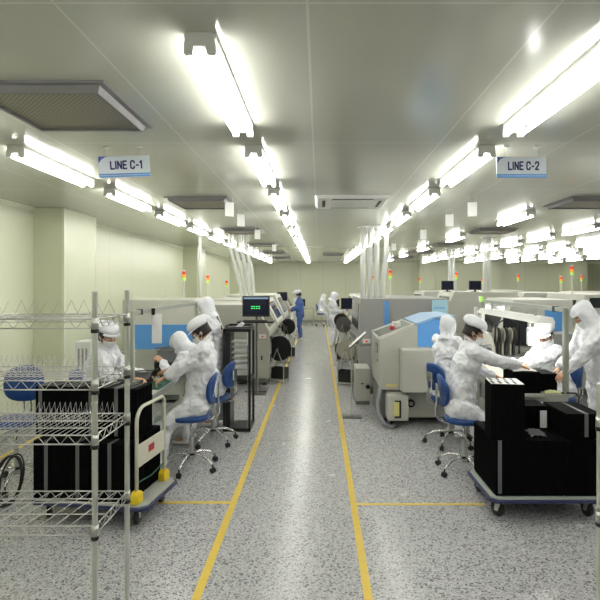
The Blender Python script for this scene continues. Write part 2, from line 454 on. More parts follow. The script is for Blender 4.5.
def sign(txt, loc, rz, roll, label):
    t = thing('line_sign', label, 'sign', loc, rz, None)
    w, h = .19, .16
    p = MB().box(-w,w,-.003,.003,-h,0).obj('panel', M['signwhite'], t)
    MB().box(-w,w,-.0045,-.003,-h,-h+.028).obj('bottom_stripe', M['signblue'], t)
    mb = MB()
    for k in range(26):
        x = -w+.007+k*.0146; mb.box(x,x+.007,-.0055,-.0045,-h+.010,-h+.018)
    mb.obj('stripe_dashes', M['signwhite'], t)
    pts = [(-w,0)]+[(-w+.075-.075*math.sin(a*PI/16), -.075+.075*math.cos(a*PI/16)) for a in range(9)]
    pts = [(-w,0), (-w,-.075)] + [(-w+.085*(1-math.cos(a*PI/16)), -.075+.075*math.sin(a*PI/16)) for a in range(1, 9)]
    MB().prism(pts, -.0045, -.003).obj('corner_pattern', M['signpat'], t)
    for g in block_text(txt, .235, .056): g.obj('letter', M['signnavy'], t, loc=(.018,-.003,-.068))
    mb = MB()
    for x in (-.12, .12):
        mb.cyl((x,0,0), (x,0,CH-loc[2]-.02), .0018, 6)
    mb.obj('hanging_wire', M['wire'], t)
    for x in (-.12, .12):
        MB().box(x-.02,x+.02,-.012,.012,CH-loc[2]-.014,CH-loc[2]-.0005).obj('ceiling_clip', M['lampwhite'], t)
    t.rotation_euler = (0, roll, rz)
sign('LINE C-1', (-1.495, 3.83, 2.972), math.radians(6), math.radians(-3.2), 'hanging white and blue sign reading LINE C-1')
sign('LINE C-2', (1.55, 3.83, 2.965), 0, 0, 'hanging white and blue sign reading LINE C-2')
# hanging white tags
tagpos = [(-1.075,6.0,'left'), (-1.1,7.05,'left'), (-1.12,9.1,'left'), (-1.13,12.6,'left'), (1.84,6.0,'right'), (1.84,7.05,'right'), (1.9,9.1,'right'), (1.84,12.3,'right')]
T0 = None; cnt = {'left':0,'right':0}
for x, y, sd in tagpos:
    lab = 'small plain white sign hanging above %s aisle side, %s from viewer' % (sd, ORD[cnt[sd]]); cnt[sd] += 1
    if T0 is None:
        T0 = thing('hanging_tag', lab, 'sign', (x,y,CH), .5, 'small white hanging signs')
        MB().box(-.055,.055,-.003,.003,-.25,-.08).obj('panel', M['tagwhite'], T0)
        mb = MB()
        for a in (-.04, .04): mb.cyl((a,0,-.08), (a,0,-.001), .0018, 6)
        mb.obj('hanging_wire', M['wire'], T0)
    else: dup(T0, lab, (x,y,CH), .5 if sd == 'left' else -.4)

# ------------------------------------------------------------------ wire rack
def zig(n, x0, pitch, yb, zb, yt, zt, skew=0):
    pts = []
    for k in range(n+1):
        pts.append((x0-k*pitch, yb, zb))
        if k < n: pts.append((x0-(k+.5)*pitch+skew, yt, zt))
    return pts
def wire_rack(name, label, loc, L, D, H, levels, sgn, rz=0):
    """post at origin (front, aisle side); rack extends by L towards sgn*-x and D in +y"""
    t = thing(name, label, 'shelving rack', loc, rz)
    S = -sgn
    for x in (0, S*L):
        for y in (0, D):
            prof = [(.0127, .02)]
            z = .05
            while z < H-.03: prof += [(.0127, z-.003), (.0118, z), (.0127, z+.003)]; z += .0255*2
            prof += [(.0127, H-.004), (.010, H)]
            p = MB().lathe(prof, 14, Matrix.Translation((x,y,0))).obj('post', M['pole'], t, smooth=False)
            MB().lathe([(.02,0),(.022,.008),(.012,.02)], 14, Matrix.Translation((x,y,0))).obj('foot', M['rubber'], p)
            for z, kind in levels: MB().lathe([(.0155,z-.030),(.0172,z-.024),(.0172,z-.018),(.0155,z-.013)], 14, Matrix.Translation((x,y,0))).obj('collar', M['black'], p)
    for z, kind in levels:
        mb = MB(); zt, zb = z+.03, z-.01
        for x in (0, S*L):
            for y in (0, D): mb.lathe([(.0165,z-.012),(.0150,z+.034)], 14, Matrix.Translation((x,y,0)))
        def truss(a, b):
            a = V(a); b = V(b); d = (b-a); n = max(3, int(d.length/.035)); u = d.normalized()
            a = a+u*.015; b = b-u*.015; d = b-a
            mb.cyl(a+V((0,0,zt)), b+V((0,0,zt)), .0032, 6); mb.cyl(a+V((0,0,zb)), b+V((0,0,zb)), .0032, 6)
            mb.tube([a+d*(k/n)+V((0,0,zt if k % 2 else zb)) for k in range(n+1)], .0022, 5)
        truss((0,0,0), (S*L,0,0)); truss((0,D,0), (S*L,D,0)); truss((0,0,0), (0,D,0)); truss((S*L,0,0), (S*L,D,0))
        for y in (D*.33, D*.66): mb.cyl((S*.01,y,zt-.004), (S*(L-.01),y,zt-.004), .0028, 6)
        if kind == 'tall':
            k = 0
            while .05+k*.064 < L-.03:
                x = S*(.05+k*.064); mb.cyl((x,0,zt), (x,D,zt), .0016, 5); k += 1
        elif kind != 'open':
            k = 0
            while .03+k*.028 < L-.02:
                x = S*(.03+k*.028); mb.cyl((x,0,zt), (x,D,zt), .0014, 5); k += 1
        else:
            k = 0
            while .05+k*.067 < L-.08:
                x = S*(.05+k*.067); mb.tube([(x,D,zt+.002), (x+S*.035,D*.5,zt+.002), (x+S*.06,0,zt+.002)], .0022, 5); k += 1
        sh = mb.obj('shelf', M['wire'], t, smooth=True)
        if kind == 'tall':
            MB().tube(zig(int(L/.064)-1, S*.06, -S*.064, D-.005, zt+.003, D-.005, zt+.072), .0021, 5).obj('divider', M['wire'], sh)
        if kind == 'dense':
            for j, (yb, hh) in enumerate(((D-.01,.06), (D*.62,.06), (D*.3,.06))):
                MB().tube(zig(int(L/.027)-3, S*.05, -S*.027, yb-.03, zt+.003, yb, zt+hh, skew=-.006), .0016, 5).obj('divider', M['wire'], sh)
    return t
wire_rack('wire_rack', 'chrome wire shelving rack with zigzag dividers in left foreground', (-.986, 2.2, 0), 1.2, .37, 1.965,
          [(.25,'plain'), (.90,'open'), (1.30,'dense'), (1.54,'dense'), (1.81,'tall')], 1)
wire_rack('wire_rack', 'chrome wire rack post cut off by the right edge of the photo', (1.235, 1.83, 0), 1.0, .37, 1.56,
          [(.20,'plain'), (.96,'plain'), (1.38,'plain')], -1)

# ------------------------------------------------------------------ magazines (black ribbed cases)
def case_mesh(w, d, h):
    mb = MB(); mb.box(.004,w-.004,.004,d-.004,0,h)
    n = int(w/.022); p = w/n
    for k in range(n):
        x = k*p; mb.box(x+.003,x+p*.55,0,.0041,.012,h-.012); mb.box(x+.003,x+p*.55,d-.0041,d,.012,h-.012)
    n = int(d/.022); p = d/n
    for k in range(n):
        y = k*p; mb.box(0,.0041,y+.003,y+p*.55,.012,h-.012); mb.box(w-.0041,w,y+.003,y+p*.55,.012,h-.012)
    return mb
def case(label, loc, w, d, h, rz=0, strap=None, plate=False, group=None, lid=False):
    t = thing('component_case', label, 'case', loc, rz, group)
    case_mesh(w, d, h).obj('body', M['blackmat'], t)
    if strap is not None:
        sx = w*strap
        MB().box(sx-.016,sx+.016,-.003,.0,.02,h).box(sx-.016,sx+.016,-.003,d*.98,h,h+.0022).obj('strap', M['strap'], t)
    if plate:
        mb = MB().box(.004,w-.004,.004,d-.004,h,h+.003)
        mb.obj('top_plate', M['caseplate'], t)
        mb = MB()
        n = 4
        for k in range(n):
            x = .012+k*(w-.03)/n
            mb.box(x,x+(w-.03)/n*.42,.02,d*.45,h+.003,h+.0042); mb.box(x+.012,x+(w-.03)/n*.5,d*.55,d-.02,h+.003,h+.0042)
        mb.obj('slot', M['dark'], t)
    if lid:
        mb = MB()
        for k in range(int(w/.05)): mb.box(.01+k*.05,.022+k*.05,.01,d-.01,h,h+.006)
        mb.obj('lid_clip', M['strap'], t)
    return t

# ------------------------------------------------------------------ platform trolleys
def caster_wheel(mb, mbf, x, y, r=.062, plate=.2, ang=0.):
    c, s_ = math.cos(ang), math.sin(ang)
    ax = V((c,s_,0)); fw = V((-s_,c,0)); cx = V((x,y,0))+fw*.03
    mb.tube([cx+ax*-.017+V((0,0,r)), cx+ax*-.014+V((0,0,r)), cx+ax*.014+V((0,0,r)), cx+ax*.017+V((0,0,r))], [r-.008, r, r, r-.008], 20)
    for s1 in (-1, 1):
        a = cx+ax*.024*s1
        mbf.add([tuple(a+fw*-.018+V((0,0,r-.015))), tuple(a+fw*.018+V((0,0,r-.015))), tuple(a+fw*.01-fw*.01+V((0,0,plate))), tuple(a-fw*.06+V((0,0,plate))),
                 tuple(a+ax*.003*s1+fw*-.018+V((0,0,r-.015))), tuple(a+ax*.003*s1+fw*.018+V((0,0,r-.015))), tuple(a+ax*.003*s1+V((0,0,plate))), tuple(a+ax*.003*s1-fw*.06+V((0,0,plate)))],
                [(0,1,2,3),(7,6,5,4),(0,4,5,1),(1,5,6,2),(2,6,7,3),(3,7,4,0)])
    mbf.cyl(tuple(cx+ax*-.03+V((0,0,r))), tuple(cx+ax*.03+V((0,0,r))), .006, 8)
    mbf.box(x-.04,x+.04,y-.045,y+.035,plate,plate+.008)
def trolley(label, loc, rz, L, W, handle, mat=False, zt=.2):
    """deck spans x:0..L, y:0..W, top at zt"""
    t = thing('platform_trolley', label, 'trolley', loc, rz)
    c = .05
    def oct_(o): return [(-o+c,-o),(L+o-c,-o),(L+o,-o+c),(L+o,W+o-c),(L+o-c,W+o),(-o+c,W+o),(-o,W+o-c),(-o,-o+c)]
    MB().prism(oct_(0), zt-.035, zt, 'z').obj('deck', M['deck'], t, bevel=.004)
    MB().prism(oct_(.018), zt-.04, zt-.012, 'z').obj('bumper', M['navy'], t, bevel=.006)
    if mat: MB().prism(oct_(-.04), zt, zt+.004, 'z').obj('anti_slip_mat', M['greenmat'], t)
    for x, y, a in ((.1,.09,.5), (L-.12,.09,.2), (.1,W-.09,.3), (L-.12,W-.09,.1)):
        f = MB(); w = MB(); caster_wheel(w, f, x, y, .066, zt-.05, a)
        o = f.obj('caster', M['fork'], t); w.obj('wheel', M['rubber'], o)
    if handle:
        x = L-.10; r = .015; y0, y1 = .06, W-.06; top = .97
        pts = [(x,y0,zt)]
        pts += [(x,y0,top-.12)] + [(x,y0+.12*(1-math.cos(a*PI/12)),top-.12+.12*math.sin(a*PI/12)) for a in range(1,7)]
        pts += [(x,y1-.05+.05*math.sin(a*PI/12),top-.05+.05*math.cos(a*PI/12)) for a in range(0,7)] + [(x,y1,zt)]
        h = MB().tube(pts, r, 12).obj('handle', M['cream'], t, smooth=True)
        MB().box(x-.008,x+.008,y0,y1,.48,.665).obj('handle_panel', M['cream'], t, bevel=.004)
        MB().box(x+.0082,x+.010,W/2-.06,W/2+.04,.555,.615).obj('label_plate', M['redlabel'], t)
        for y in (y0, y1):
            MB().prism([(y-.05,zt), (y+.05,zt), (y+.05,zt+.075), (y+.02,zt+.10), (y-.02,zt+.10), (y-.05,zt+.075)], x-.035, x+.035, 'x').obj('foot_cap', M['yellow'], t, bevel=.012)
        MB().tube([(x,y0,zt+.16),(x,(y0+y1)/2,zt+.135),(x,y1,zt+.16)], .006, 8).obj('cross_bar', M['greenmat'], t)
    return t
TL_RZ = math.radians(-8.5)
TL = V((-2.40, 4.165, 0))   # front-left corner of left trolley deck
trolley('left platform trolley with cream tube handle carrying stacked black cases', TL, TL_RZ, 1.01, .61, True)
RT = Matrix.Rotation(TL_RZ, 3, 'Z')
def onL(x, y, z): return TL + RT @ V((x, y, z))
# lower: 3 wide x 2 deep
nm = ['left end', 'middle', 'handle end']
for i in range(3):
    for j in range(2):
        lab = 'black ribbed case on left trolley, %s row, bottom layer, %s' % (['front','rear'][j], nm[i])
        case(lab, onL(.005+i*.285, .02+j*.29, .2), .283, .285, .485, TL_RZ, strap=.42 if j == 0 else None, group='black cases on the left trolley')
nm4 = ['leftmost', 'second from left', 'third from left', 'rightmost']
for i in range(4):
    for j in range(1):
        lab = 'black ribbed case in the top layer on left trolley, %s' % nm4[i]
        case(lab, onL(-.075+i*.235, .15+j*.285, .6885), .232, .28, .42, TL_RZ, strap=.2 if (i in (0,2,3) and j == 0) else None, lid=True, group='black cases on the left trolley')
trolley('right platform trolley with green mat carrying black cases', (1.45, 4.18, 0), 0, .98, .68, False, mat=True)
for i in range(3):
    for j in range(2):
        lab = 'black ribbed case on right trolley, %s row, bottom layer, %s' % (['front','rear'][j], ['left','middle','right'][i])
        case(lab, (1.49+i*.29, 4.215+j*.305, .2045), .287, .298, .465, 0, strap=.12 if (i == 0 and j == 0) else None, group='black cases on the right trolley')
case('tall black case with white slotted top standing on the right trolley stack', (1.455, 4.23, .671), .275, .27, .475, -.13, plate=True)
case('low black case with pale strap lying at the right of the right trolley stack', (2.10, 4.25, .671), .315, .45, .215, 0, strap=.55)
case('low black case behind the tall one on the right trolley, with a white card', (1.80, 4.55, .671), .285, .26, .21, 0)
tag(MB().box(2.01,2.07,4.543,4.547,.685,.84).obj('card', M['paper']), 'white card leaning against a low black case on right trolley', 'card')
def crumple(pts_c, rx, ry, rz_, mat, name, label, cat, seed):
    rnd = random.Random(seed); n = 14; vs = []; fs = []
    for i in range(n):
        for j in range(n):
            u, w = i/(n-1)*2-1, j/(n-1)*2-1
            e = max(0, 1-(u*u+w*w)*.6)
            vs.append((pts_c[0]+u*rx*(1+rnd.uniform(-.08,.08)), pts_c[1]+w*ry*(1+rnd.uniform(-.08,.08)), pts_c[2]+.002+rz_*e*rnd.uniform(.3,1)))
    for i in range(n-1):
        for j in range(n-1): a = i*n+j; fs.append((a, a+n, a+n+1, a+1))
    o = MB().add(vs, fs).obj(name, mat, smooth=True)
    md = o.modifiers.new('thick', 'SOLIDIFY'); md.thickness = .002; md.offset = 1
    return tag(o, label, cat)
crumple((1.90, 4.40, .671), .07, .09, .05, M['strap'], 'plastic_bag', 'crumpled clear grey plastic bag on the right trolley stack', 'bag', 3)

# black cable coil on the floor by left trolley
def coil(c, R_, n, r, ax, name, label):
    pts = []
    for k in range(n*28+1):
        a = 2*PI*k/28; rr = R_*(1-.05*math.sin(a*.37)); 
        pts.append((c[0]+rr*.55*math.cos(a)+.03*math.sin(a*.5), c[1]+.012*k/28+.08*math.sin(a), c[2]+rr*math.sin(a)))
    mn = min(p[2] for p in pts); pts = [(x,y,z-mn+r+.001) for x, y, z in pts]
    return tag(MB().tube(pts, r, 8).obj(name, M['black'], smooth=True), label, 'cable')
coil((-2.80, 4.50, .2), .2, 4, .008, 0, 'cable_coil', 'coil of black cable standing on floor left of left trolley')

# ------------------------------------------------------------------ chairs
def make_chair():
    t = thing('work_chair', '', 'chair', group='blue work chairs')
    # seat
    def pad(w, d, n=28, p=2.8):
        return [(w*abs(math.cos(a))**(2/p)*(1 if math.cos(a) >= 0 else -1), d*abs(math.sin(a))**(2/p)*(1 if math.sin(a) >= 0 else -1)) for a in [2*PI*k/n for k in range(n)]]
    def loft(secs, n=28):
        mb = MB(); vs = []; fs = []
        for sx, z in secs: vs += [(x*sx, y*sx, z) for x, y in pad(.215,.205,n)]
        for i in range(len(secs)-1):
            for k in range(n): fs.append((i*n+k, i*n+(k+1) % n, (i+1)*n+(k+1) % n, (i+1)*n+k))
        fs.append(tuple(range(n-1,-1,-1))); fs.append(tuple((len(secs)-1)*n+k for k in range(n)))
        return mb.add(vs, fs)
    loft([(.85,.535),(.97,.545),(1,.565),(.98,.585),(.9,.597),(.6,.60),(.3,.598)]).obj('seat', M['blue'], t, smooth=True)
    # backrest: curved pad
    mb = MB(); n = 24; vs = []; fs = []
    secs = [(.88,-.02),(1,-.01),(1,.012),(.9,.024),(.5,.027)]
    out = pad(.19,.165,n,2.6)
    for sx, dy in secs: vs += [(x*sx, -.235+dy-.055*(1-(x/.19)**2)+.035 - .12*(z*sx)*.6, .86+z*sx) for x, z in out]
    for i in range(len(secs)-1):
        for k in range(n): fs.append((i*n+k, (i+1)*n+k, (i+1)*n+(k+1) % n, i*n+(k+1) % n))
    fs.append(tuple(range(n))); fs.append(tuple((len(secs)-1)*n+k for k in range(n-1,-1,-1)))
    mb.add(vs, fs).obj('backrest', M['blue'], t, smooth=True)
    mb = MB()
    for x in (-.035, .035):
        mb.tube([(x,-.02,.527),(x,-.17,.525),(x,-.25,.54),(x,-.295,.59),(x,-.30,.66),(x,-.285,.74),(x,-.285,.86)], .0095, 10)
    mb.box(-.06,.06,-.292,-.278,.80,.92); mb.box(-.08,.08,-.1,.1,.522,.535)
    mb.obj('back_support', M['chrome'], t, smooth=False)
    MB().lathe([(.017,.30),(.017,.525)], 14).obj('piston', M['chrome'], t, smooth=True)
    MB().lathe([(.03,.10),(.03,.135),(.026,.14),(.026,.325),(.021,.335)], 16).obj('column_sleeve', M['sleeve'], t)
    for k in range(5):
        a = 2*PI*k/5+.35; c, s_ = math.cos(a), math.sin(a)
        pts = [(.02,.155),(.10,.165),(.18,.150),(.25,.115),(.295,.085)]
        MB().tube([(r*c,r*s_,z) for r, z in pts], [.02,.016,.014,.012,.011], 10).obj('leg', M['chrome'], t, smooth=True)
        mb = MB(); nx, ny = -s_, c
        for d in (-.014, .014):
            p = V((.30*c+nx*d, .30*s_+ny*d, .029)); q = V((nx,ny,0))
            mb.tube([p-q*.009, p-q*.006, p+q*.006, p+q*.009], [.023,.0285,.0285,.023], 14)
        mb.cyl((.297*c,.297*s_,.03), (.297*c,.297*s_,.09), .008, 8)
        mb.obj('caster', M['rubber'], t, smooth=False)
    return t
chair0 = make_chair()
chairs = [
 ((-1.38,5.40), PI/2+.1, 'blue work chair carrying the nearest seated worker at the left bench'),
 ((-1.33,6.28), PI/2-.15, 'blue work chair under the hooded worker bending over the left bench'),
 ((-2.50,5.62), -PI/2, 'blue work chair of the masked worker on wall side of left bench'),
 ((-2.99,4.94), PI+.2, 'empty blue work chair seen through the wire rack by left wall'),
 ((1.54,5.30), -PI/2-.1, 'blue work chair carrying the capped worker nearest the right trolley'),
 ((1.62,6.20), -PI/2+.35, 'blue work chair under the hooded worker seen from behind at right bench'),
 ((2.98,6.25), PI/2, 'blue work chair of the worker facing us across the right bench'),
 ((.12,23.3), -PI/2, 'blue work chair of the tiny seated worker by the back wall')]
for i, ((x,y), rz, lab) in enumerate(chairs):
    if i == 0: chair0.location = (x,y,0); chair0.rotation_euler = (0,0,rz); chair0['label'] = lab
    else:
        o = dup(chair0, lab, (x,y,0), rz)
        if i == 3: o.scale = (1,1,1.12)

# ------------------------------------------------------------------ benches
def bench(label, x0, x1, y0, y1, post_x, zt=.88, top=1.75, far=True):
    t = thing('workbench', label, 'workbench', (x0,y0,0))
    w, l = x1-x0, y1-y0
    MB().box(0,w,0,l,zt-.028,zt).obj('tabletop', M['table'], t, bevel=.003)
    MB().box(.01,w-.01,.012,.052,zt-.075,zt-.03).box(.01,w-.01,l-.052,l-.012,zt-.075,zt-.03).box(.01,.05,.05,l-.05,zt-.075,zt-.03).box(w-.05,w-.01,.05,l-.05,zt-.075,zt-.03).obj('apron', M['alu'], t)
    for x in (.012,w-.052):
        for y in (.014, l/2-.02, l-.054):
            MB().box(x,x+.04,y,y+.04,.02,zt-.076).box(x+.004,x+.036,y+.004,y+.036,0,.02).obj('leg', M['alu'], t)
    MB().box(.06,w-.06,.06,l-.06,.25,.27).obj('lower_shelf', M['table'], t)
    px = post_x-x0
    for y in (.0, l-.05):
        mb = MB().box(px-.022,px+.022,y+.003,y+.047,zt,top)
        mb.box(px-.026,px-.022,y+.006,y+.018,zt,top).box(px-.026,px-.022,y+.032,y+.044,zt,top)
        mb.box(px-.018,px-.006,y-.001,y+.003,zt,top).box(px+.006,px+.018,y-.001,y+.003,zt,top)
        mb.obj('post', M['alu'], t)
    MB().box(px-.022,px+.022,.05,l-.052,top-.045,top).obj('overhead_rail', M['alu'], t)
    MB().box(px-.026,px+.026,.22,.27,top-.052,top+.006).obj('rail_bracket', M['black'], t)
    return t
bench('long grey aluminium workbench on the right with overhead rail', 1.97, 2.52, 5.02, 7.62, 2.49)
bench('long grey workbench on the left with overhead rail behind wire rack', -2.15, -1.66, 5.0, 7.7, -1.88, top=1.72)
def bench_lamp(label, x, y0, y1, z, rz=0):
    t = thing('bench_lamp', label, 'lamp', (x,y0,z))
    l = y1-y0
    MB().prism([(-.09,0),(-.02,.065),(.10,.065),(.13,0),(.122,0),(.096,.058),(-.018,.058),(-.082,0)], 0, l).obj('shade', M['lampwhite'], t)
    for a in (.001, l-.006): MB().prism([(-.082,.001),(-.018,.058),(.096,.058),(.122,.001)], a, a+.005).obj('end_plate', M['lampwhite'], t)
    for xx in (-.01, .06): MB().cyl((xx,.03,.025), (xx,l-.03,.025), .013, 10).obj('tube', M['tube'], t, smooth=True)
    for yy in (.3, l-.3): MB().box(.03,.05,yy-.02,yy+.02,.06,1.705-z).obj('bracket', M['alu'], t)
bench_lamp('long white fluorescent lamp hung under the rail of the right bench', 2.45, 5.45, 7.5, 1.56)
t = thing('bench_lamp', 'bright white square lamp block hanging at right bench before the worker', 'lamp', (2.40,5.62,1.30))
MB().box(-.06,.06,-.03,.03,0,.20).obj('lamp_head', M['lampwhite'], t, bevel=.01)
MB().box(-.052,.052,-.035,-.0301,.01,.15).obj('lit_panel', M['tube'], t)
for a in (-.03,.03): MB().cyl((a,0,.2),(a,0,.258),.008,8).obj('hook', M['socket'], t)
# bench contents
case('black case full of boards at the near end of the right bench', (1.975,5.07,.881), .275, .30, .215, 0)
case('smaller black case beside the bench post on the right bench', (2.265,5.17,.881), .20, .28, .18, 0)
crumple((2.11,5.22,1.097), .12, .12, .02, M['paper'], 'paper_sheets', 'loose white papers lying on the near black case of right bench', 'papers', 5)
crumple((2.36,5.075,.881), .085, .05, .035, M['ragy'], 'wiping_cloth', 'crumpled yellow-green wiping cloth on right bench edge', 'cloth', 8)
tag(MB().box(1.98,2.2,5.45,5.95,.8805,.884).obj('work_mat', M['greenmat']), 'green work mat on the right bench by the capped worker', 'mat')
tag(MB().box(-1.87,-1.68,5.25,5.75,.8805,.884).obj('work_mat', M['greenmat']), 'green work mat on the left bench under the worker\'s hands', 'mat')
tag(MB().box(2.0,2.16,5.6,5.75,.8842,.8862).obj('circuit_board', M['caseplate'], bevel=.001), 'pale circuit board lying on the green mat of right bench', 'circuit board')
def board(x, y, z, w, d, mat, label, rz=.3):
    t = thing('circuit_board', label, 'circuit board', (x,y,z), rz)
    MB().box(-w/2,w/2,-d/2,d/2,0,.002).obj('board', mat, t)
    mb = MB(); rnd = random.Random(int(abs(x*100)))
    for k in range(8):
        a, b = rnd.uniform(-w*.4,w*.3), rnd.uniform(-d*.4,d*.3); mb.box(a,a+.018,b,b+.014,.002,.006)
    mb.obj('chips', M['black'], t)
board(-1.76, 5.45, .885, .13, .17, M['greenmat'], 'green circuit board on the left bench being assembled')
def instrument(label, x, y, z, w, d, h, rz=0):
    t = thing('test_fixture', label, 'instrument', (x,y,z), rz)
    MB().box(-w/2,w/2,-d/2,d/2,0,h*.55).obj('base', M['black'], t, bevel=.005)
    MB().prism([(-d/2,h*.55),(d/2,h*.55),(d/2,h),(0,h*.95)], -w/2, w/2, 'x').obj('upper_housing', M['black'], t)
    for k in range(3): MB().cyl((-w/3+k*w/3,-d/2,h*.3),(-w/3+k*w/3,-d/2-.012,h*.3),.012,12).obj('knob', M['metal'], t)
    MB().tube([(-w/2,0,h*.9),(-w/2-.03,0,h*1.05),(w/2+.0,0,h*1.15),(w/2,0,h*.9)], .008, 8).obj('clamp_arm', M['metal'], t, smooth=True)
instrument('black test fixture standing on left bench before hooded worker', -1.86, 6.15, .881, .24, .3, .30)
instrument('low black device on left bench between the two women', -1.98, 5.62, .881, .2, .34, .12, .1)
instrument('black device at the near end of the left bench', -1.98, 5.2, .881, .22, .2, .1, -.2)
instrument('black device near the far end of the right bench', 2.30, 7.0, .881, .22, .25, .22)
case('open black tray of parts on left bench by worker\'s forearm', (-1.84,5.78,.8855), .17, .12, .07, 0)
# paper hanging from left bench rail
t = thing('hanging_paper', 'white sheet of paper hanging from the left bench rail', 'paper', (-1.80,5.55,0))
MB().box(-.055,.055,-.001,.001,1.33,1.66).obj('sheet', M['paper'], t)
MB().box(-.058,-.02,-.006,.006,1.645,1.72).obj('clip', M['black'], t)
# green tag block at the far end of right rail
tag(MB().box(2.42,2.466,7.52,7.56,1.72,1.80).obj('status_lamp', M['greenl']), 'small green lamp at the far end of right bench rail', 'lamp')
# cable at right bench edge
tag(MB().tube([(2.44,5.06,.885),(2.50,5.02,.895),(2.56,4.99,.90),(2.60,5.0,.86),(2.60,5.05,.6),(2.57,5.08,.3),(2.56,5.1,.01)], .009, 8).obj('power_cable', M['black'], smooth=True), 'black cable looping off the near corner of right bench', 'cable')

# ------------------------------------------------------------------ black open rack
t = thing('black_rack', 'tall narrow black metal rack beside the left aisle line', 'rack', (-1.29,6.72,0))
w, d, h = .37, .42, 1.37
for x in (0, w-.03):
    for y in (0, d-.03): MB().box(x,x+.03,y,y+.03,0,h).obj('upright', M['black'], t)
for z in (.0, .66, 1.34): MB().box(.0,w,.0,d,z+.001,z+.045).obj('shelf', M['black'], t)
MB().box(.005,.09,.03,.36,.05,1.33).obj('side_panel', M['black'], t)
for k in range(7): MB().box(.1,w-.035,.05,d-.05,.75+k*.075,.756+k*.075).obj('board_tray', M['sleeve'], t)
MB().box(w-.045,w-.035,-.004,.0,.05,1.33).obj('edge_strip', M['chrome'], t)
t = thing('tool_tray', 'black tray with white tool on top of the black rack', 'tray', (-1.1,6.93,1.386))
MB().box(-.17,.17,-.15,.15,0,.012).box(-.17,-.16,-.15,.15,.012,.04).box(.16,.17,-.15,.15,.012,.04).box(-.17,.17,.14,.15,.012,.04).obj('tray', M['black'], t)
MB().prism([(-.05,.012),(.04,.012),(.07,.05),(.03,.075),(-.02,.04)], -.05, .03).obj('tool', M['paper'], t)

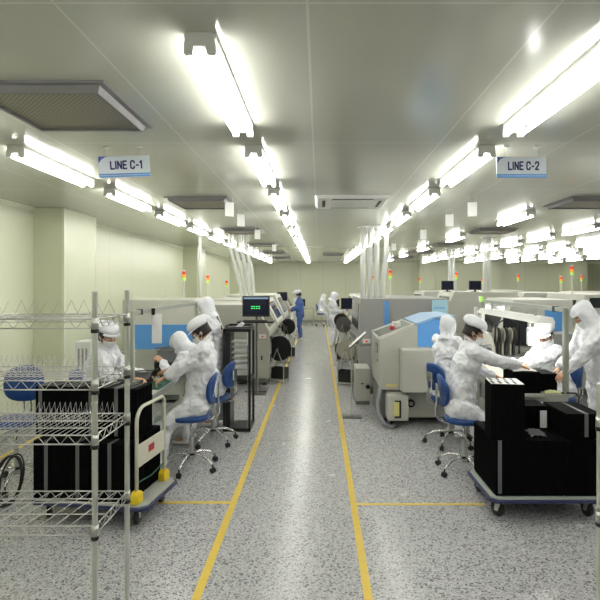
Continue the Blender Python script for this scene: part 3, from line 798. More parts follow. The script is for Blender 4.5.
# ------------------------------------------------------------------ machines
def tower(parent, x, y, z, h=.32, n=3, big=.032):
    p = MB().cyl((x,y,z),(x,y,z+h),.009,8).lathe([(.03,0),(.03,.012)],12,Matrix.Translation((x,y,z))).obj('signal_tower', M['lampwhite'], parent)
    for k, mm in enumerate(['greenl','amber','red'][-n:]):
        MB().lathe([(big,0),(big,.052)],14,Matrix.Translation((x,y,z+h+k*.054))).obj('lamp', M[mm], p)
    MB().lathe([(big,0),(big*.7,.015)],14,Matrix.Translation((x,y,z+h+n*.054))).obj('cap', M['lampwhite'], p)
def machine(label, x0, x1, y0, y1, h, face=1, blue=None, win=None, tw=None, body='mgrey', top='mlight', near='door', monitor=None, group=None, sl=.28):
    """face=+1: operator side towards +x ; -1 towards -x"""
    t = thing('placement_machine', label, 'machine', (x0,y0,0), 0, group)
    w, l = x1-x0, y1-y0
    MB().box(.05,w-.05,.05,l-.05,.05,.14).obj('plinth', M['mdark'], t)
    for x in (.1,w-.1):
        for y in (.1,l-.1): MB().lathe([(.045,0),(.045,.015),(.018,.02),(.018,.06)],12,Matrix.Translation((x,y,0))).obj('foot', M['rubber'], t)
    MB().box(0,w,0,l,.14,.86).obj('lower_cabinet', M[body], t, bevel=.012)
    if face > 0: pts = [(.03,.862),(w-.0,.862),(w-.0,1.05),(w-sl,h),(.03,h)]
    else: pts = [(0,.862),(w-.03,.862),(w-.03,h),(sl,h),(0,1.05)]
    MB().prism(pts, .02, l-.02).obj('upper_cover', M[top], t, bevel=.012)
    # sloped window
    nx = V((h-1.05,0,sl)).normalized()*(1)
    a = V((w,0,1.05)) if face > 0 else V((0,0,1.05)); b = V((w-sl,0,h)) if face > 0 else V((sl,0,h))
    nn = V((nx.x*face,0,nx.z))
    p0 = a.lerp(b,.12)+nn*.004; p1 = a.lerp(b,.85)+nn*.004
    vs = []
    for p in (p0,p1):
        for y in (.12*l+.05, l*.88-.05): vs.append((p.x,y,p.z)); 
    q = [(v[0]+nn.x*.006,v[1],v[2]+nn.z*.006) for v in vs]
    MB().add(vs+q, [(0,2,3,1),(4,5,7,6),(0,1,5,4),(2,6,7,3),(0,4,6,2),(1,3,7,5)]).obj('cover_window', M['glass'], t)
    # aisle-side doors and buttons
    xs = w if face > 0 else 0
    for k in range(2):
        ya, yb = .06+k*(l-.1)/2, .02+(k+1)*(l-.1)/2
        dd = MB().box(min(xs,xs+face*.01),max(xs,xs+face*.01),ya,yb,.2,.8).obj('door', M[body], t, bevel=.003)
        MB().box(min(xs+face*.01,xs+face*.03),max(xs+face*.01,xs+face*.03),ya+.04,ya+.06,.45,.6).obj('door_handle', M['black'], dd)
    MB().box(min(xs,xs+face*.05),max(xs,xs+face*.05),.1,l-.1,.9,.96).obj('feeder_bank', M['metal'], t)
    pb = MB().box(min(xs-face*.2,xs-face*.06),max(xs-face*.2,xs-face*.06),-.012,.0,.92,1.0).obj('switch_plate', M['lampwhite'], t)
    MB().cyl((xs-face*.13,-.012,.96),(xs-face*.13,-.04,.96),.018,12).obj('stop_button', M['red'], pb)
    # near face
    if near == 'door':
        for k in range(2):
            xa, xb = .06+k*(w-.1)/2, .02+(k+1)*(w-.1)/2
            dd = MB().box(xa,xb,-.01,0,.2,.8).obj('end_panel', M[body], t, bevel=.003)
            MB().box(xb-.08,xb-.05,-.016,-.01,.5,.58).obj('latch', M['black'], dd)
        MB().box(.15,w-.35,-.0,.019,.92,h-.2).obj('end_hatch', M[body], t)
    if blue:
        bx0,bx1,bz0,bz1 = blue; MB().box(bx0,bx1,.006,.0195,bz0,bz1).obj('blue_panel', M['mblue'], t)
    if win:
        wx0,wx1,wz0,wz1 = win; MB().box(wx0,wx1,.002,.0195,wz0,wz1).obj('side_window', M['glass'], t)
    if tw: 
        for q in tw: tower(t, q[0], q[1], h, q[2])
    if monitor:
        mx, mz = monitor
        m_ = MB().box(mx-.19,mx+.19,-.28,-.24,mz,mz+.32).obj('monitor', M['black'], t, bevel=.006)
        MB().box(mx-.17,mx+.17,-.284,-.2801,mz+.025,mz+.295).obj('screen', M['screen'], m_)
        MB().tube([(mx,-.24,mz+.1),(mx,-.12,mz+.05),(mx,.01,mz-.05)], .015, 8).obj('monitor_arm', M['metal'], m_)
    return t
# left line
machine('ivory machine with a wide blue panel behind the left bench', -3.30, -1.78, 8.3, 9.6, 1.72, 1, blue=(.08,1.22,.90,1.31), tw=[(.98,.3,.32)], top='mlight', near='panel')
LB = machine('grey machine with monitor and black reel beside the left aisle line', -2.75, -.97, 9.75, 11.5, 1.58, 1, win=None, tw=[(.38,.9,.42)], top='mgrey')
# monitor with green text, keyboard tray on LB
t = thing('monitor_stand', 'computer monitor with green text on a stand by left machine', 'monitor', (-1.16,9.2,0))
m_ = MB().box(-.25,.25,0,.05,1.38,1.76).obj('monitor', M['black'], t, bevel=.008)
MB().box(-.225,.225,-.004,-.0001,1.42,1.70).obj('screen', M['screen'], m_)
MB().box(-.225,.225,-.006,-.0041,1.705,1.735).obj('title_bar', M['mlblue'], m_)
mb = MB()
for j in range(2):
    for k in range(4): mb.box(-.09+k*.045,-.06+k*.045,-.0062,-.0041,1.56-j*.035,1.575-j*.035)
mb.obj('screen_readout', M['green'], m_)
MB().cyl((0,.10,.02),(0,.10,1.5),.02,12).box(-.05,.05,.05,.12,1.48,1.56).obj('pole', M['metal'], t)
MB().box(-.2,.2,-.05,.25,0,.02).obj('foot_plate', M['metal'], t)
MB().box(-.33,.33,-.12,.24,1.27,1.30).obj('keyboard_tray', M['black'], t, bevel=.004)
MB().box(-.22,.22,-.1,.05,1.301,1.32).obj('keyboard', M['black'], t, bevel=.004)
def reel_stand(label, x, y, z, r, zc=None, crate=True, mat='reel', rz=1.15):
    t = thing('reel_stand', label, 'reel stand', (x,y,0), rz)
    for s1 in (-1,1):
        MB().tube([(s1*.10,-.15,0.012),(s1*.10,-.15,.34),(s1*.10,0,z),(s1*.10,.15,.34),(s1*.10,.15,.012)], .012, 8).obj('side_frame', M['alu'], t)
    MB().cyl((-.11,0,z),(.11,0,z),.012,10).obj('axle', M['metal'], t)
    rr = MB()
    for s1 in (-1,1): rr.tube([(s1*.035-.002,0,z),(s1*.035+.002,0,z)],[r,r],28)
    rr.tube([(-.034,0,z),(.034,0,z)],[r*.75,r*.75],24)
    rr.obj('reel', M[mat], t, smooth=False)
    if crate:
        mb = MB().box(-.095,.095,-.16,.16,.08,.09)
        mb.box(-.095,-.088,-.16,.16,.09,.30).box(.088,.095,-.16,.16,.09,.30).box(-.088,.088,-.16,-.153,.09,.30).box(-.088,.088,.153,.16,.09,.30)
        mb.obj('crate', M['black'], t)
        MB().box(-.098,.098,-.15,.15,.05,.08).obj('crate_shelf', M['alu'], t)
    return t
reel_stand('stand with a large round black reel beside the grey left machine', -.80, 10.1, .68, .25, mat='black')
def l_machine(x0,x1,y0,y1,h,face,lab,**k): return machine(lab,x0,x1,y0,y1,h,face,**k)
l_machine(-2.7,-1.0,12.1,13.9,1.6,1,'second grey machine along the left aisle line', tw=[(.3,.9,.3)])
l_machine(-2.7,-1.0,14.5,16.3,1.65,1,'third grey machine along the left aisle line', body='mlight')
l_machine(-2.7,-1.05,18.6,20.4,1.6,1,'farthest pale machine along the left aisle line', body='mlight', monitor=(1.35,1.35))
# R1: big sloped machine at right of the aisle
t = thing('sloped_machine', 'large grey machine with sloping nose and blue hood by right bench', 'machine', (.85,7.05,0))
W_ = 1.08; Dp = 1.05
MB().prism([(.02,.50),(.10,.49),(W_,.49),(W_,1.52),(.78,1.49),(.52,1.40),(0,1.20),(-.0,.72)][::1], 0, Dp).obj('body', M['mgrey'], t, bevel=.012)
MB().prism([(.54,1.10),(.77,1.10),(.77,1.494),(.54,1.412)], -.006, -.0001).obj('blue_band', M['mblue'], t)
MB().prism([(.53,1.413),(.79,1.502),(1.07,1.515),(1.07,1.54),(.78,1.525),(.52,1.432)], -.002, Dp).obj('blue_hood', M['mlblue'], t)
MB().prism([(.77,1.10),(1.05,1.10),(1.05,1.50),(.77,1.494)], -.006, -.0001).obj('blue_side', M['mblue'], t)
# dark trough in slope with rails
MB().prism([(.03,1.222),(.48,1.395),(.48,1.405),(.03,1.232)], .12, Dp-.12).obj('slope_window', M['mdark'], t)
MB().tube([(-.0,.06,1.215),(.5,.06,1.405)], .02, 10).obj('slope_rail', M['mlight'], t); MB().tube([(-.0,Dp-.06,1.215),(.5,Dp-.06,1.405)], .02, 10).obj('slope_rail', M['mlight'], t)
MB().box(.25,.36,.35,.5,1.335,1.42).obj('sensor_head', M['lampwhite'], t, bevel=.01); MB().box(.20,.26,.3,.38,1.31,1.36).obj('sensor_tip', M['redlabel'], t)
MB().box(.28,1.06,-.24,-.001,.50,1.09).obj('front_housing', M['mgrey'], t, bevel=.02)
g = MB().box(-.012,-.001,.12,.36,1.0,1.12).obj('side_grille', M['mdark'], t)
mb = MB()
for k in range(4): mb.box(-.016,-.012,.14,.34,1.015+k*.027,1.03+k*.027)
mb.obj('grille_slat', M['mlight'], g)
MB().box(-.008,-.0005,.2,.23,.86,.90).obj('side_knob', M['black'], t)
MB().box(.09,.25,-.008,-.0001,.535,.575).obj('warning_label', M['labely'], t)
MB().box(.02,1.08,.15,Dp-.05,.06,.49).obj('lower_base', M['mdark'], t)
MB().box(.12,1.08,.04,.15,.10,.47).obj('lower_panel', M['mgrey'], t)
MB().cyl((.45,.04,.30),(.45,.0,.30),.055,20).obj('round_port', M['black'], t)
MB().cyl((.45,.0,.30),(.45,-.006,.30),.03,16).obj('port_center', M['mside'], t)
for x, y in ((.1,.2),(.98,.2),(.1,Dp-.15),(.98,Dp-.15)): MB().lathe([(.05,0),(.05,.02),(.02,.025),(.02,.07)],12,Matrix.Translation((x,y,0))).obj('foot', M['rubber'], t)
cb = MB().box(.09,.37,-.24,.03,.12,.46).obj('control_box', M['mgrey'], t, bevel=.01)
MB().box(.18,.27,-.246,-.241,.16,.40).obj('box_recess', M['dark'], cb)
MB().box(.165,.24,-.262,-.246,.19,.38).obj('paper_roll', M['labely'], cb)
MB().tube([(.02,.05,.52),(.0,.0,.42),(-.03,-.02,.30),(-.02,-.08,.18),(.05,-.16,.06),(.14,-.2,.03),(.2,-.12,.03)], .028, 12).obj('drain_hose', M['hosegrey'], t, smooth=True)
MB().lathe([(.05,0),(.05,.02),(.02,.03),(.02,.13)],12,Matrix.Translation((.16,-.1,0))).obj('foot', M['rubber'], t)
# small cabinet behind R1
t = thing('control_cabinet', 'small grey cabinet on the floor beside the sloping machine', 'cabinet', (.60,8.2,0))
MB().box(0,.24,0,.5,.06,.60).obj('body', M['mgrey'], t, bevel=.01); MB().box(.01,.23,.02,.48,0,.06).obj('plinth', M['mdark'], t)
MB().box(.09,.13,-.006,-.0001,.34,.36).obj('slot', M['dark'], t); MB().cyl((.2,-.001,.3),(.2,-.03,.3),.035,16).obj('dial', M['black'], t)
# R2 etc
machine('tall flat grey machine with a narrow blue stripe right of aisle', .72, 2.35, 8.95, 11.2, 1.72, -1, body='mside', top='mside', blue=(.45,.53,.9,1.68), near='panel', tw=[(.62,.45,.36)], sl=.03)
machine('third grey machine along the right aisle line', .82, 2.4, 11.9, 13.8, 1.66, -1, tw=[(.5,.4,.36)], body='mlight')
machine('fourth grey machine along the right aisle line', .82, 2.4, 14.6, 16.4, 1.6, -1, monitor=(.0,1.25))
machine('farthest grey machine along the right aisle line', .9, 2.4, 17.4, 19.2, 1.6, -1, body='mlight')
machine('ivory machine with dark feeder opening behind the right bench', 2.98, 4.28, 8.35, 9.75, 1.72, -1, win=(.1,.5,.95,1.5), blue=(.80,1.1,1.0,1.6), tw=None, near='panel')
machine('ivory machine with dark window at the right edge', 4.42, 5.9, 8.8, 10.3, 1.80, -1, win=(.35,.85,1.56,1.74), tw=[(.13,.2,.34)], near='panel')
machine('ivory machine with two black monitors on top, behind right bench', 2.75, 4.5, 11.2, 12.6, 1.80, -1, body='mlight', tw=[(.38,.2,.28)])
machine('pale machine deep on the right behind the second line', 4.9, 6.5, 12.6, 14.2, 1.75, -1, tw=[(-.02+.3,.4,.30),(1.35,.3,.25)], body='mlight')
machine('distant machine on the far right side', 7.0, 8.6, 13.6, 15.2, 1.75, -1, tw=[(.35,.4,.3)], body='mlight')
machine('distant machine in the middle right', 2.9, 4.6, 15.0, 16.6, 1.75, -1, tw=[(.2,.4,.25)], body='mlight')
machine('distant machine right of the tall conduit', 5.2, 7.0, 17.0, 18.6, 1.75, -1, tw=[(.5,.4,.25)], body='mlight')
# block machine between R2 and bench (grey body with upper window), seen above hooded worker
for (x,y,z,lab) in ((3.62,11.6,1.80,'black monitor on top of machine, right one'), (2.98,11.6,1.80,'black monitor on top of machine, left one')):
    t = thing('monitor', lab+' behind the right bench', 'monitor', (x,y,z), 0, 'monitors on the machine top')
    MB().box(-.14,.14,-.02,.02,.04,.25).obj('case', M['black'], t, bevel=.005); MB().box(-.12,.12,-.024,-.0201,.06,.235).obj('screen', M['screen'], t)
    MB().box(-.08,.08,-.06,.06,0,.01).box(-.02,.02,-.0,.02,.01,.05).obj('stand', M['black'], t)
# electrical cabinet with knobs behind right bench
t = thing('control_cabinet', 'grey cabinet with black knobs behind the bench post', 'cabinet', (3.52,7.65,0))
MB().box(0,.45,0,.45,.05,1.22).obj('body', M['mside'], t, bevel=.008); MB().box(.02,.43,.02,.43,0,.05).obj('plinth', M['mdark'], t)
for z in (.72,1.0):
    dd = MB().box(.02,.43,-.008,-.0001,z-.11,z+.13).obj('drawer', M['mside'], t, bevel=.002)
    for x in (.08,.32): MB().box(x,x+.06,-.02,-.008,z,z+.04).obj('knob', M['black'], dd)
# reel feeder (dark mechanics) in front of ivory machine
t = thing('feeder_cart', 'dark feeder cart with reels and grey hood behind the right bench', 'feeder cart', (2.72,7.75,0))
MB().box(0,.42,0,.5,.08,.85).obj('base', M['mside'], t, bevel=.01)
for x in (.06,.36):
    for y in (.06,.44): MB().cyl((x-.02,y,.04),(x+.02,y,.04),.04,14).obj('caster', M['rubber'], t)
for k in range(6):
    mb = MB(); x = .04+k*.06; mb.tube([(x,.12,1.18),(x+.012,.12,1.18)],[.12,.12],22); mb.box(x-.006,x+.02,.1,.45,.86,1.12)
    mb.obj('feeder_reel', M['metal'] if k % 2 else M['reel'], t)
MB().tube([(.02,.05,.9),(.02,.02,1.35),(.2,.0,1.46),(.40,.02,1.35),(.40,.05,.9)], .014, 8).obj('hoop', M['black'], t, smooth=True)
MB().prism([(-.28,.85),(-.02,.85),(-.02,1.02),(-.06,1.16),(-.16,1.28),(-.28,1.34)], -.1, .45).obj('curved_shroud', M['mgrey'], t, bevel=.01)
# white upright post left of it
tag(MB().box(2.42,2.47,7.75,7.8,0,1.62).obj('white_post', M['lampwhite'], bevel=.004), 'white upright post standing behind the right bench end', 'post')
# pale blue sheet above hooded worker
t = thing('notice_sheet', 'pale blue notice sheet fixed above the hooded worker at right', 'sheet', (2.15,8.9,0))
MB().box(-.14,.14,-.004,.0,1.40,1.70).obj('sheet', M['cyan'], t)
mb = MB(); rnd = random.Random(2)
for k in range(6): mb.box(-.10+k*.034,-.10+k*.034+.018,-.0055,-.004,1.54,1.57)
mb.obj('faded_marks', M['mblue'], t)
MB().cyl((0,.02,0),(0,.02,1.6),.012,8).box(-.12,.12,-.05,.04,0,.012).obj('stand_pole', M['metal'], t)

# dark reel stands along aisle on the right
reel_stand('stand with round tape reel above a black crate, right of the aisle', .54, 9.75, .70, .19)
reel_stand('farther reel stand by the third machine, right of the aisle', .62, 12.6, .95, .2, mat='metal')
reel_stand('farthest reel stand beside the fourth right machine', .62, 14.0, .95, .2, mat='black')
reel_stand('reel stand beside the second left machine, deep in the aisle', -.82, 13.2, .85, .2, mat='black')
# stands
def sign_stand(label, x, y, h, tilt=True, rz=0):
    t = thing('sign_stand', label, 'stand', (x,y,0), rz, None)
    MB().box(-.13,.15,-.09,.09,0,.012).obj('base_plate', M['metal'], t)
    MB().cyl((0,0,.012),(0,0,h),.007,8).obj('pole', M['alu'], t)
    if tilt:
        r = Matrix.Translation((.10,0,h+.04)) @ Matrix.Rotation(-math.radians(42),4,'Y')
        MB().box(-.17,.17,-.11,.11,0,.012,r).obj('panel_frame', M['metal'], t); MB().box(-.16,.16,-.10,.10,.012,.015,r).obj('panel_face', M['paper'], t)
sign_stand('thin floor stand with tilted white sign plate right of the aisle', .48, 7.45, 1.11)
sign_stand('thin bare floor stand beside the left aisle line, nearer one', -1.10, 9.0, .95, False)
sign_stand('thin bare floor stand beside left aisle line, farther one', -.88, 12.6, .95, False)

# ------------------------------------------------------------------ conduits
def conduit(label, paths, r, name='cable_conduit'):
    t = thing(name, label, 'conduit', (paths[0][0][0], paths[0][0][1], paths[0][0][2]))
    o = V(paths[0][0])
    for p in paths:
        MB().tube([V(q)-o for q in p], r, 12).obj('hose', M['hose'], t, smooth=True)
    mb = MB().box(-r*2,r*2+ (paths[-1][0][0]-o.x),-r*2,r*2,-.02,0)
    mb.obj('ceiling_plate', M['lampwhite'], t)
def sag(x0,y0,z0,x1,y1,z1,b): return [(x0,y0,z0),(x0+b*.3,y0,z0-.3),((x0+x1)/2+b,(y0+y1)/2,(z0+z1)/2),(x1+b*.3,y1,z1+.2),(x1,y1,z1)]
conduit('bundle of four clear hoses dropping from ceiling to left machine', [sag(-1.86+.1*k,10.5,CH-.001,-1.62+.07*k,10.6,1.585,.03*(k-1)) for k in range(4)], .036)
conduit('single white ceiling pipe left of the hose bundle', [[(-2.45,10.3,CH-.001),(-2.45,10.3,1.585)]], .032)
conduit('single white ceiling pipe right of the hose bundle', [[(-1.9,13.6,CH-.001),(-1.9,13.6,1.605)]], .034)
conduit('three thick clear hoses from ceiling at right of the aisle', [[(.82+.125*k,9.25,CH-.001),(.815+.125*k,9.25,2.3),(.82+.12*k,9.25,1.722)] for k in range(3)], .05)
conduit('single curved clear hose right of the three thick hoses', [[(1.26,9.3,CH-.001),(1.25,9.3,2.5),(1.19,9.3,2.0),(1.17,9.3,1.722)]], .045)
conduit('pair of white pipes from ceiling to machine behind right bench', [[(3.78+.1*k,11.4,CH-.001),(3.78+.1*k,11.4,1.802)] for k in range(2)], .045)
conduit('white pipe pair from the ceiling deep in the right half', [[(4.02+.12*k,15.4,CH-.001),(4.02+.12*k,15.4,1.752)] for k in range(2)], .05)

# small white cabinet by left wall
t = thing('slatted_cabinet', 'white slatted cabinet standing behind the masked worker by left wall', 'cabinet', (-3.17,6.5,0))
MB().box(0,.2,0,.3,0,1.24).obj('body', M['lampwhite'], t, bevel=.01)
for k in range(3): MB().box(.035+k*.05,.06+k*.05,-.006,-.0001,.15,1.15).obj('slat', M['mside'], t)
# desk deep by back wall
def desk(label, x, y, w):
    t = thing('desk', label, 'desk', (x,y,0))
    MB().box(0,w,0,.6,.78,.82).obj('desktop', M['table'], t); MB().box(.02,w-.02,.05,.55,.25,.28).obj('lower_shelf', M['table'], t)
    for a in (.0,w-.04):
        for b in (0,.56): MB().box(a,a+.04,b,b+.04,0,.78).obj('leg', M['alu'], t)
desk('grey desk against the back wall left of the aisle', -1.15, 23.4, .9)
desk('grey desk against the back wall right of the aisle', .42, 23.0, .9)
for x, y, lab in ((-.85,23.7,'small dark computer on the left desk by back wall'), (.75,23.3,'small dark computer on the right desk by back wall')):
    t = thing('computer', lab, 'computer', (x,y,.821))
    MB().box(-.2,.2,-.02,.03,.08,.42).obj('monitor', M['black'], t, bevel=.005); MB().box(-.1,.1,-.08,.08,0,.015).box(-.025,.025,.0,.02,.015,.1).obj('stand', M['black'], t)

# ------------------------------------------------------------------ people
def ik(a, b, l1, l2, pole):
    a = V(a); b = V(b); d = b-a; L = d.length
    if L > (l1+l2)*.995: d = d*((l1+l2)*.995/L); b = a+d; L = d.length
    x = (l1*l1-l2*l2+L*L)/(2*L); h = math.sqrt(max(0, l1*l1-x*x)); u = d.normalized()
    p = V(pole)-a; p = p-u*p.dot(u); p.normalize()
    return a+u*x+p*h, b
def hand(mb, w, d, n, side, curl=.45):
    """w wrist, d direction, n palm normal, side=+1 right hand"""
    d = d.normalized(); n = (n-d*n.dot(d)).normalized(); r = d.cross(n)*-1   # r points across palm
    r = n.cross(d)
    thumb = r*side*-1
    mb.caps(w-d*.02, w+d*.02, .024, .025, 12, (n,.72))
    k0 = [(-.033,.066),(-.011,.072),(.011,.070),(.032,.063)]; L = [.060,.068,.062,.050]
    for i in range(4):
        off = k0[i][0]; base = w+d*.015+thumb*(-off*.6); kn = w+d*(k0[i][1]+.012)+thumb*(-off)
        mb.caps(base, kn, .014, .0115, 10)
        dd = d.copy(); p = kn; a = 0
        for j, fr in enumerate((.44,.32,.24)):
            a += curl*(.6+.25*j)+.05*i
            q = p+(d*math.cos(a)+n*math.sin(a))*L[i]*1.25*fr+thumb*(-off)*.10
            mb.caps(p, q, .0092-.0008*j, .0086-.0009*j, 10); p = q
    p = w+d*.02+thumb*.024; v = (d*.65+thumb*.6+n*.35).normalized()
    q = p+v*.042; mb.caps(p, q, .0135, .0105, 10)
    v2 = (d*.9+thumb*.15+n*.4).normalized(); q2 = q+v2*.030; mb.caps(q, q2, .0105, .0092, 10)
    mb.caps(q2, q2+v2*.018, .0092, .0078, 10)
def ringmesh(prof, fr, cen, hole=None, az=None, n=40):
    """shell from rings (z, rx, ry, yoff) in head frame; hole(azimuth_deg,z)->bool drops faces; azimuth 0 = forward"""
    vs = []; fs = []; m = len(prof)
    for z, rx, ry, yo in prof:
        for k in range(n):
            a = 2*PI*k/n; vs.append(cen+fr @ V((rx*math.sin(a), yo+ry*math.cos(a), z)))
    for i in range(m-1):
        zc = (prof[i][0]+prof[i+1][0])/2
        for k in range(n):
            a = (k+.5)*360/n; a = a-360 if a > 180 else a
            if hole and hole(a, zc): continue
            fs.append((i*n+k, (i+1)*n+k, (i+1)*n+(k+1) % n, i*n+(k+1) % n))
    return MB().add(vs, fs)
CLOUD = bpy.data.textures.new('cloth_folds', 'CLOUDS'); CLOUD.noise_scale = .11; CLOUD.noise_depth = 2
FOLD = bpy.data.textures.new('fine_folds', 'MUSGRAVE'); FOLD.musgrave_type = 'RIDGED_MULTIFRACTAL'; FOLD.noise_scale = .09; FOLD.octaves = 1.5; FOLD.noise_intensity = .5
def person(label, hips, yaw, head, hands, feet, wear='cap', pitch=25, headyaw=0, suit='cloth', vox=.0065, curl=.5, sc=1., elbow_out=.25, group=None):
    """world coordinates; yaw: heading of the body (0=+y); hands/feet = (left, right) targets"""
    base = V((hips[0],hips[1],0)); t = thing('person', label, 'person', tuple(base))
    Rz = Matrix.Rotation(yaw, 3, 'Z'); fwd = Rz @ V((0,1,0)); rgt = Rz @ V((1,0,0)); up = V((0,0,1))
    H = V(hips)-base; HD = V(head)-base
    hy = yaw+headyaw; HR = (Matrix.Rotation(hy,3,'Z') @ Matrix.Rotation(-math.radians(pitch),3,'X'))
    neck = HD - (HR @ V((0,-.005,.115)))*sc*.95 - up*.02
    spine = (neck-H); su = spine.normalized()
    chest = H+spine*.72; belly = H+spine*.35
    SH = [neck - su*.055 - rgt*.165*sc, neck - su*.055 + rgt*.165*sc]
    HP = [H - rgt*.085, H + rgt*.085]
    wr = []; el = []; kn = []; an = []
    for i, s1 in enumerate((-1,1)):
        e, w = ik(SH[i], V(hands[i])-base, .275*sc, .245*sc, SH[i]+V((0,0,-.6))+rgt*s1*elbow_out-fwd*.15); el.append(e); wr.append(w)
        k, a = ik(HP[i], V(feet[i])-base+V((0,0,.085)), .40*sc, .40*sc, HP[i]+fwd*1.0+up*.3); kn.append(k); an.append(a)
    # ---- body (skin)
    b = MB()
    b.caps(H-rgt*.05, H+rgt*.05, .105,.105); b.caps(H, chest, .11,.12, 16, (fwd,.8)); b.caps(chest-rgt*.06, chest+rgt*.06, .105,.105)
    b.caps(chest, neck, .08,.055); b.caps(neck-su*.03, HD+HR @ V((0,-.02,-.05)), .05,.048)
    for i, s1 in enumerate((-1,1)):
        b.caps(chest+su*.06, SH[i], .06,.05); b.caps(SH[i], el[i], .046,.036); b.caps(el[i], wr[i], .036,.024)
        b.caps(HP[i], kn[i], .082,.052); b.caps(kn[i], an[i], .05,.032); b.caps(an[i], an[i]+fwd*.14+V((0,0,-.05)), .034,.026)
        d = (wr[i]-el[i]).normalized(); d = (d+fwd*.35+V((0,0,-.15))).normalized()
        hand(b, wr[i], d, V((0,0,-1))+rgt*(-s1)*.35, s1, curl)
    def hp(x,y,z): return HD+HR @ V((x,y,z))
    q = HR
    b.ell(hp(0,-.012,.025),(.074,.092,.090),20,14,q); b.ell(hp(0,.022,-.035),(.060,.068,.072),20,14,q); b.ell(hp(0,.052,-.092),(.030,.028,.022),14,10,q)
    b.caps(hp(0,.084,.012),hp(0,.106,-.026),.010,.0145,10); b.caps(hp(-.012,.096,-.030),hp(.012,.096,-.030),.0095,.0095,8)
    b.caps(hp(-.035,.078,.030),hp(.035,.078,.030),.011,.011,10)
    b.caps(hp(-.018,.089,-.062),hp(.018,.089,-.062),.008,.008,8); b.caps(hp(-.014,.087,-.073),hp(.014,.087,-.073),.0075,.0075,8)
    for s1 in (-1,1):
        b.ell(hp(s1*.038,.060,-.020),(.024,.022,.02),12,8,q)
        b.ell(hp(s1*.076,-.008,-.005),(.010,.020,.032),12,8,q)
    me = evald(b, [('REMESH', dict(mode='VOXEL', voxel_size=vox)), ('SMOOTH', dict(factor=.5, iterations=2))], M['skin'], 'body')
    link(me, 'body', t)
    for s1 in (-1,1):
        e = MB().ell(hp(s1*.030,.0765,.006),(.0145,.012,.0085),12,8,q).obj('eye', M['eyew'], t, smooth=True)
        MB().ell(hp(s1*.030,.086,.005),(.0062,.004,.0062),10,8,q).obj('iris', M['eye'], e, smooth=True)
        MB().tube([hp(s1*.014,.088,.024),hp(s1*.032,.088,.029),hp(s1*.050,.076,.024)],.003,6).obj('eyebrow', M['hair'], t)
    # ---- coverall
    c = MB(); k = 1.0
    c.caps(H-rgt*.06, H+rgt*.06, .15,.15); c.caps(H, belly, .165,.17, 18, (fwd,.9)); c.caps(belly, chest, .17,.165, 18, (fwd,.88))
    c.caps(chest-rgt*.08, chest+rgt*.08, .135,.135); c.caps(chest, neck-su*.03, .13,.09); 
    for i, s1 in enumerate((-1,1)):
        c.caps(chest+su*.05, SH[i], .09,.075); c.caps(SH[i], el[i], .084,.074); c.caps(el[i], el[i].lerp(wr[i],.80), .076,.056)
        c.caps(el[i].lerp(wr[i],.86), el[i].lerp(wr[i],.97), .036,.034)
        c.caps(HP[i], kn[i], .115,.085); c.caps(kn[i], kn[i].lerp(an[i],.88), .082,.068); c.caps(kn[i].lerp(an[i],.9), an[i], .05,.045)
    c.caps(neck, neck+up*.035, .068, .064)
    me = evald(c, [('REMESH', dict(mode='VOXEL', voxel_size=.010)), ('SMOOTH', dict(factor=.5, iterations=6)), ('DISPLACE', dict(texture=CLOUD, strength=.05, mid_level=.5, texture_coords='LOCAL')), ('DISPLACE', dict(texture=FOLD, strength=.022, mid_level=.5, texture_coords='LOCAL'))], M[suit], 'coverall')
    cv = link(me, 'coverall', t)
    # collar
    if wear == 'cap':
        mb = MB(); 
        mb.tube([neck+HR @ V((.072*math.sin(a),.072*math.cos(a)*(1)+.0,.035-.02*math.cos(a))) for a in [2*PI*j/20 for j in range(20)]], .014, 8, closed=True)
        mb.obj('collar', M[suit], cv, smooth=True)
    for i in (0,1):
        a = an[i]; s_ = MB(); 
        s_.caps(a+V((0,0,-.045))-fwd*.03, a+fwd*.15+V((0,0,-.055)), .042,.034, 14, (up,.85)); s_.caps(a+V((0,0,.03)), a+V((0,0,-.04)), .045,.044)
        me = evald(s_, [('REMESH', dict(mode='VOXEL', voxel_size=.01)), ('SMOOTH', dict(factor=.5, iterations=3))], M['shoe'], 'shoe')
        link(me, 'shoe', t)
    # mask
    mp = [(-.020,.078,.108,.005),(-.024,.079,.116,.004),(-.03,.078,.122,.0),(-.055,.073,.120,.0),(-.08,.062,.112,.0),(-.105,.045,.092,.0),(-.118,.03,.07,.0)]
    mk = ringmesh(mp, HR, HD, hole=lambda a, z: abs(a) > 68, n=48)
    o = mk.obj('face_mask', M['mask'], t, smooth=True); md = o.modifiers.new('s','SOLIDIFY'); md.thickness = .003
    mb = MB()
    for s1 in (-1,1): mb.tube([hp(s1*.070,.045,-.02),hp(s1*.084,.0,-.005),hp(s1*.084,-.022,.01)],.0022,6); mb.tube([hp(s1*.055,.045,-.085),hp(s1*.080,.0,-.03),hp(s1*.084,-.022,-.01)],.0022,6)
    mb.obj('mask_strap', M['mask'], o)
    if wear == 'cap':
        pr = [(.060,.088,.104,-.008),(.066,.104,.118,-.012),(.088,.120,.134,-.020),(.118,.116,.130,-.026),(.146,.096,.108,-.030),(.164,.062,.07,-.030),(.170,.02,.024,-.03),(.1705,.001,.001,-.03)]
        cp = ringmesh(pr, HR, HD, n=40)
        o = cp.obj('cap', M[suit if suit == 'cloth' else 'cloth'], t, smooth=True)
        md = o.modifiers.new('sub','SUBSURF'); md.levels = 1; md.render_levels = 2
        md = o.modifiers.new('d','DISPLACE'); md.texture = CLOUD; md.strength = .02
        md = o.modifiers.new('s','SOLIDIFY'); md.thickness = .003
        # peak
        vs = []; fs = []; n = 16
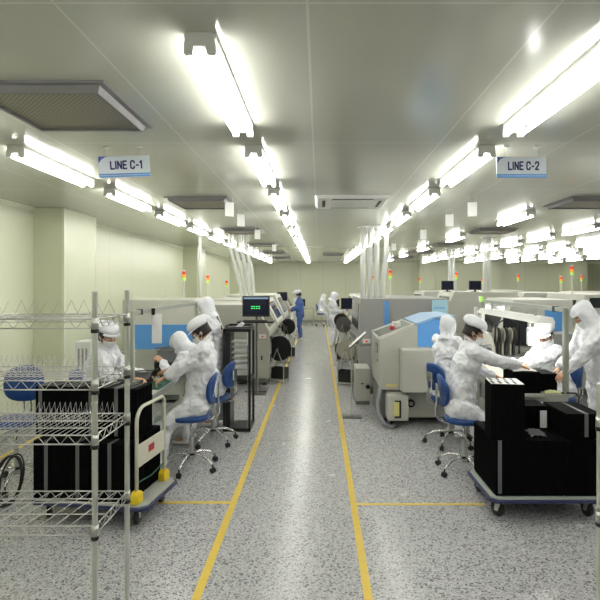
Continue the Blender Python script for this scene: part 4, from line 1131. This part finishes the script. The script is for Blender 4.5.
        for r0, z0 in ((.094,.062),(.120,.060),(.134,.054)):
            for j in range(n+1):
                a = math.radians(-62+124*j/n); vs.append(hp(r0*math.sin(a)*.92,-.006+r0*math.cos(a)*1.05,z0-.012*(r0-.09)/.05*math.cos(a)))
        for i in range(2):
            for j in range(n): fs.append((i*(n+1)+j,(i+1)*(n+1)+j,(i+1)*(n+1)+j+1,i*(n+1)+j+1))
        o2 = MB().add(vs, fs).obj('cap_peak', M['cloth'], o, smooth=True); md = o2.modifiers.new('s','SOLIDIFY'); md.thickness = .004
        hr = [(-.05,.074,.088,-.022),(-.03,.082,.096,-.018),(.0,.084,.099,-.014),(.03,.085,.102,-.012),(.066,.084,.102,-.012)]
        o3 = ringmesh(hr, HR, HD, hole=lambda a, z: abs(a) < (62 if z < .035 else 0), n=48).obj('hair', M['hair'], t, smooth=True)
        md = o3.modifiers.new('s','SOLIDIFY'); md.thickness = .006
    else:
        pr = [(-.17,.098,.10,-.03),(-.15,.094,.10,-.025),(-.12,.088,.098,-.012),(-.095,.086,.100,-.002),(-.07,.090,.106,.0),(-.045,.093,.112,.0),(-.02,.096,.114,-.002),(.005,.098,.116,-.004),(.028,.099,.117,-.006),(.05,.099,.116,-.010),(.075,.094,.112,-.014),(.10,.082,.098,-.016),(.122,.06,.074,-.018),(.135,.03,.04,-.018),(.138,.001,.001,-.018)]
        hd = ringmesh(pr, HR, HD, hole=lambda a, z: abs(a) < 50 and -.04 < z < .045, n=48)
        o = hd.obj('hood', M['cloth'], t, smooth=True)
        md = o.modifiers.new('sub','SUBSURF'); md.levels = 1; md.render_levels = 2
        md = o.modifiers.new('d','DISPLACE'); md.texture = CLOUD; md.strength = .028
        md = o.modifiers.new('s','SOLIDIFY'); md.thickness = .004
    return t

def seated(label, seat, yaw, head, hands, wear, pitch, hy=0, hipoff=-.06, ft=.30, **k):
    R_ = Matrix.Rotation(yaw,3,'Z'); f = R_ @ V((0,1,0)); r = R_ @ V((1,0,0)); s_ = V((seat[0],seat[1],0))
    hips = s_+f*hipoff+V((0,0,.69))
    fl = s_+f*ft-r*.13; fr_ = s_+f*(ft+.03)+r*.13
    return person(label, hips, yaw, head, hands, (tuple(fl), tuple(fr_)), wear, pitch, hy, **k)

# left bench
seated('seated worker in white cap and suit, nearest at the left bench, seen from behind', (-1.38,5.40), PI/2+.12, (-1.27,5.38,1.47),
       ((-1.66,5.27,.98),(-1.66,5.55,1.04)), 'cap', 32)
seated('hooded worker in white bending low over the left bench beside black fixture', (-1.33,6.28), PI/2-.1, (-1.67,6.00,1.275),
       ((-1.84,5.86,1.08),(-1.82,6.2,1.08)), 'hood', 50, hipoff=-.02)
person('standing hooded worker in white behind the seated pair at left bench', (-1.44,6.98,.92), PI/2, (-1.57,6.95,1.66),
       ((-1.72,6.75,1.12),(-1.74,7.15,1.10)), ((-1.42,6.83,0),(-1.40,7.12,0)), 'hood', 22)
seated('masked worker in white cap facing us from the wall side of left bench', (-2.50,5.62), -PI/2, (-2.32,5.48,1.41),
       ((-1.96,5.66,.96),(-1.99,5.36,.97)), 'cap', 18, hy=-.55, hipoff=-.04)
# right bench
seated('capped worker with mask and black hair seated at the near right bench', (1.54,5.30), -PI/2-.08, (1.63,5.27,1.48),
       ((1.93,5.47,.98),(2.08,5.16,1.15)), 'cap', 22, hy=-.15)
seated('hooded worker in white seen from behind at the right bench', (1.62,6.20), -PI/2+.5, (1.60,6.22,1.46),
       ((1.96,6.55,.98),(2.02,6.22,.97)), 'hood', 12, hy=.5)
seated('worker in cap facing us across the right bench under the lamp', (2.98,6.25), PI/2+.15, (2.77,6.12,1.36),
       ((2.34,5.80,1.02),(2.40,6.30,1.0)), 'cap', 30, hy=.55, hipoff=-.04)
person('standing hooded worker leaning in at the right edge of the photo', (2.98,5.22,.90), PI/2, (2.74,5.17,1.67),
       ((2.50,5.07,1.09),(2.56,5.34,1.09)), ((2.95,5.05,0),(2.99,5.36,0)), 'hood', 42, -.25)
# far figures
person('distant worker in blue jacket standing by the left machines', (-.66,17.4,.90), PI/2, (-.72,17.4,1.58),
       ((-.98,17.25,1.05),(-.98,17.55,1.1)), ((-.62,17.28,0),(-.64,17.54,0)), 'cap', 20, suit='cloth2', vox=.012)
person('distant worker in white standing by the farthest left machine', (-.80,18.3,.90), PI/2+.3, (-.84,18.3,1.60),
       ((-1.0,18.1,1.05),(-1.0,18.45,1.05)), ((-.78,18.15,0),(-.76,18.42,0)), 'hood', 20, vox=.012)
seated('tiny worker in white seated at the desk by the back wall', (.12,23.3), -PI/2, (.22,23.3,1.35),
       ((.50,23.45,.90),(.50,23.15,.90)), 'hood', 25, vox=.012)
person('distant worker in white standing beside the far right machines', (.44,15.6,.90), -PI/2, (.48,15.6,1.58),
       ((.72,15.75,1.1),(.72,15.45,1.1)), ((.42,15.46,0),(.40,15.74,0)), 'hood', 30, vox=.012)

# ------------------------------------------------------------------ camera, world
cam = bpy.data.cameras.new('camera'); co = bpy.data.objects.new('camera', cam); C.objects.link(co)
co.location = (0,0,2.0); co.rotation_euler = (PI/2,0,0)
cam.sensor_width = 36; cam.lens = 30; cam.shift_x = -19/600; cam.shift_y = -17/600; cam.clip_start = .05
sc = bpy.context.scene; sc.camera = co
w = bpy.data.worlds.new('world'); sc.world = w; w.use_nodes = True
w.node_tree.nodes['Background'].inputs[0].default_value = (.9,.95,1,1); w.node_tree.nodes['Background'].inputs[1].default_value = .05
sc.view_settings.view_transform = 'Standard'; sc.view_settings.look = 'None'
sc.view_settings.exposure = .5; sc.view_settings.gamma = 1
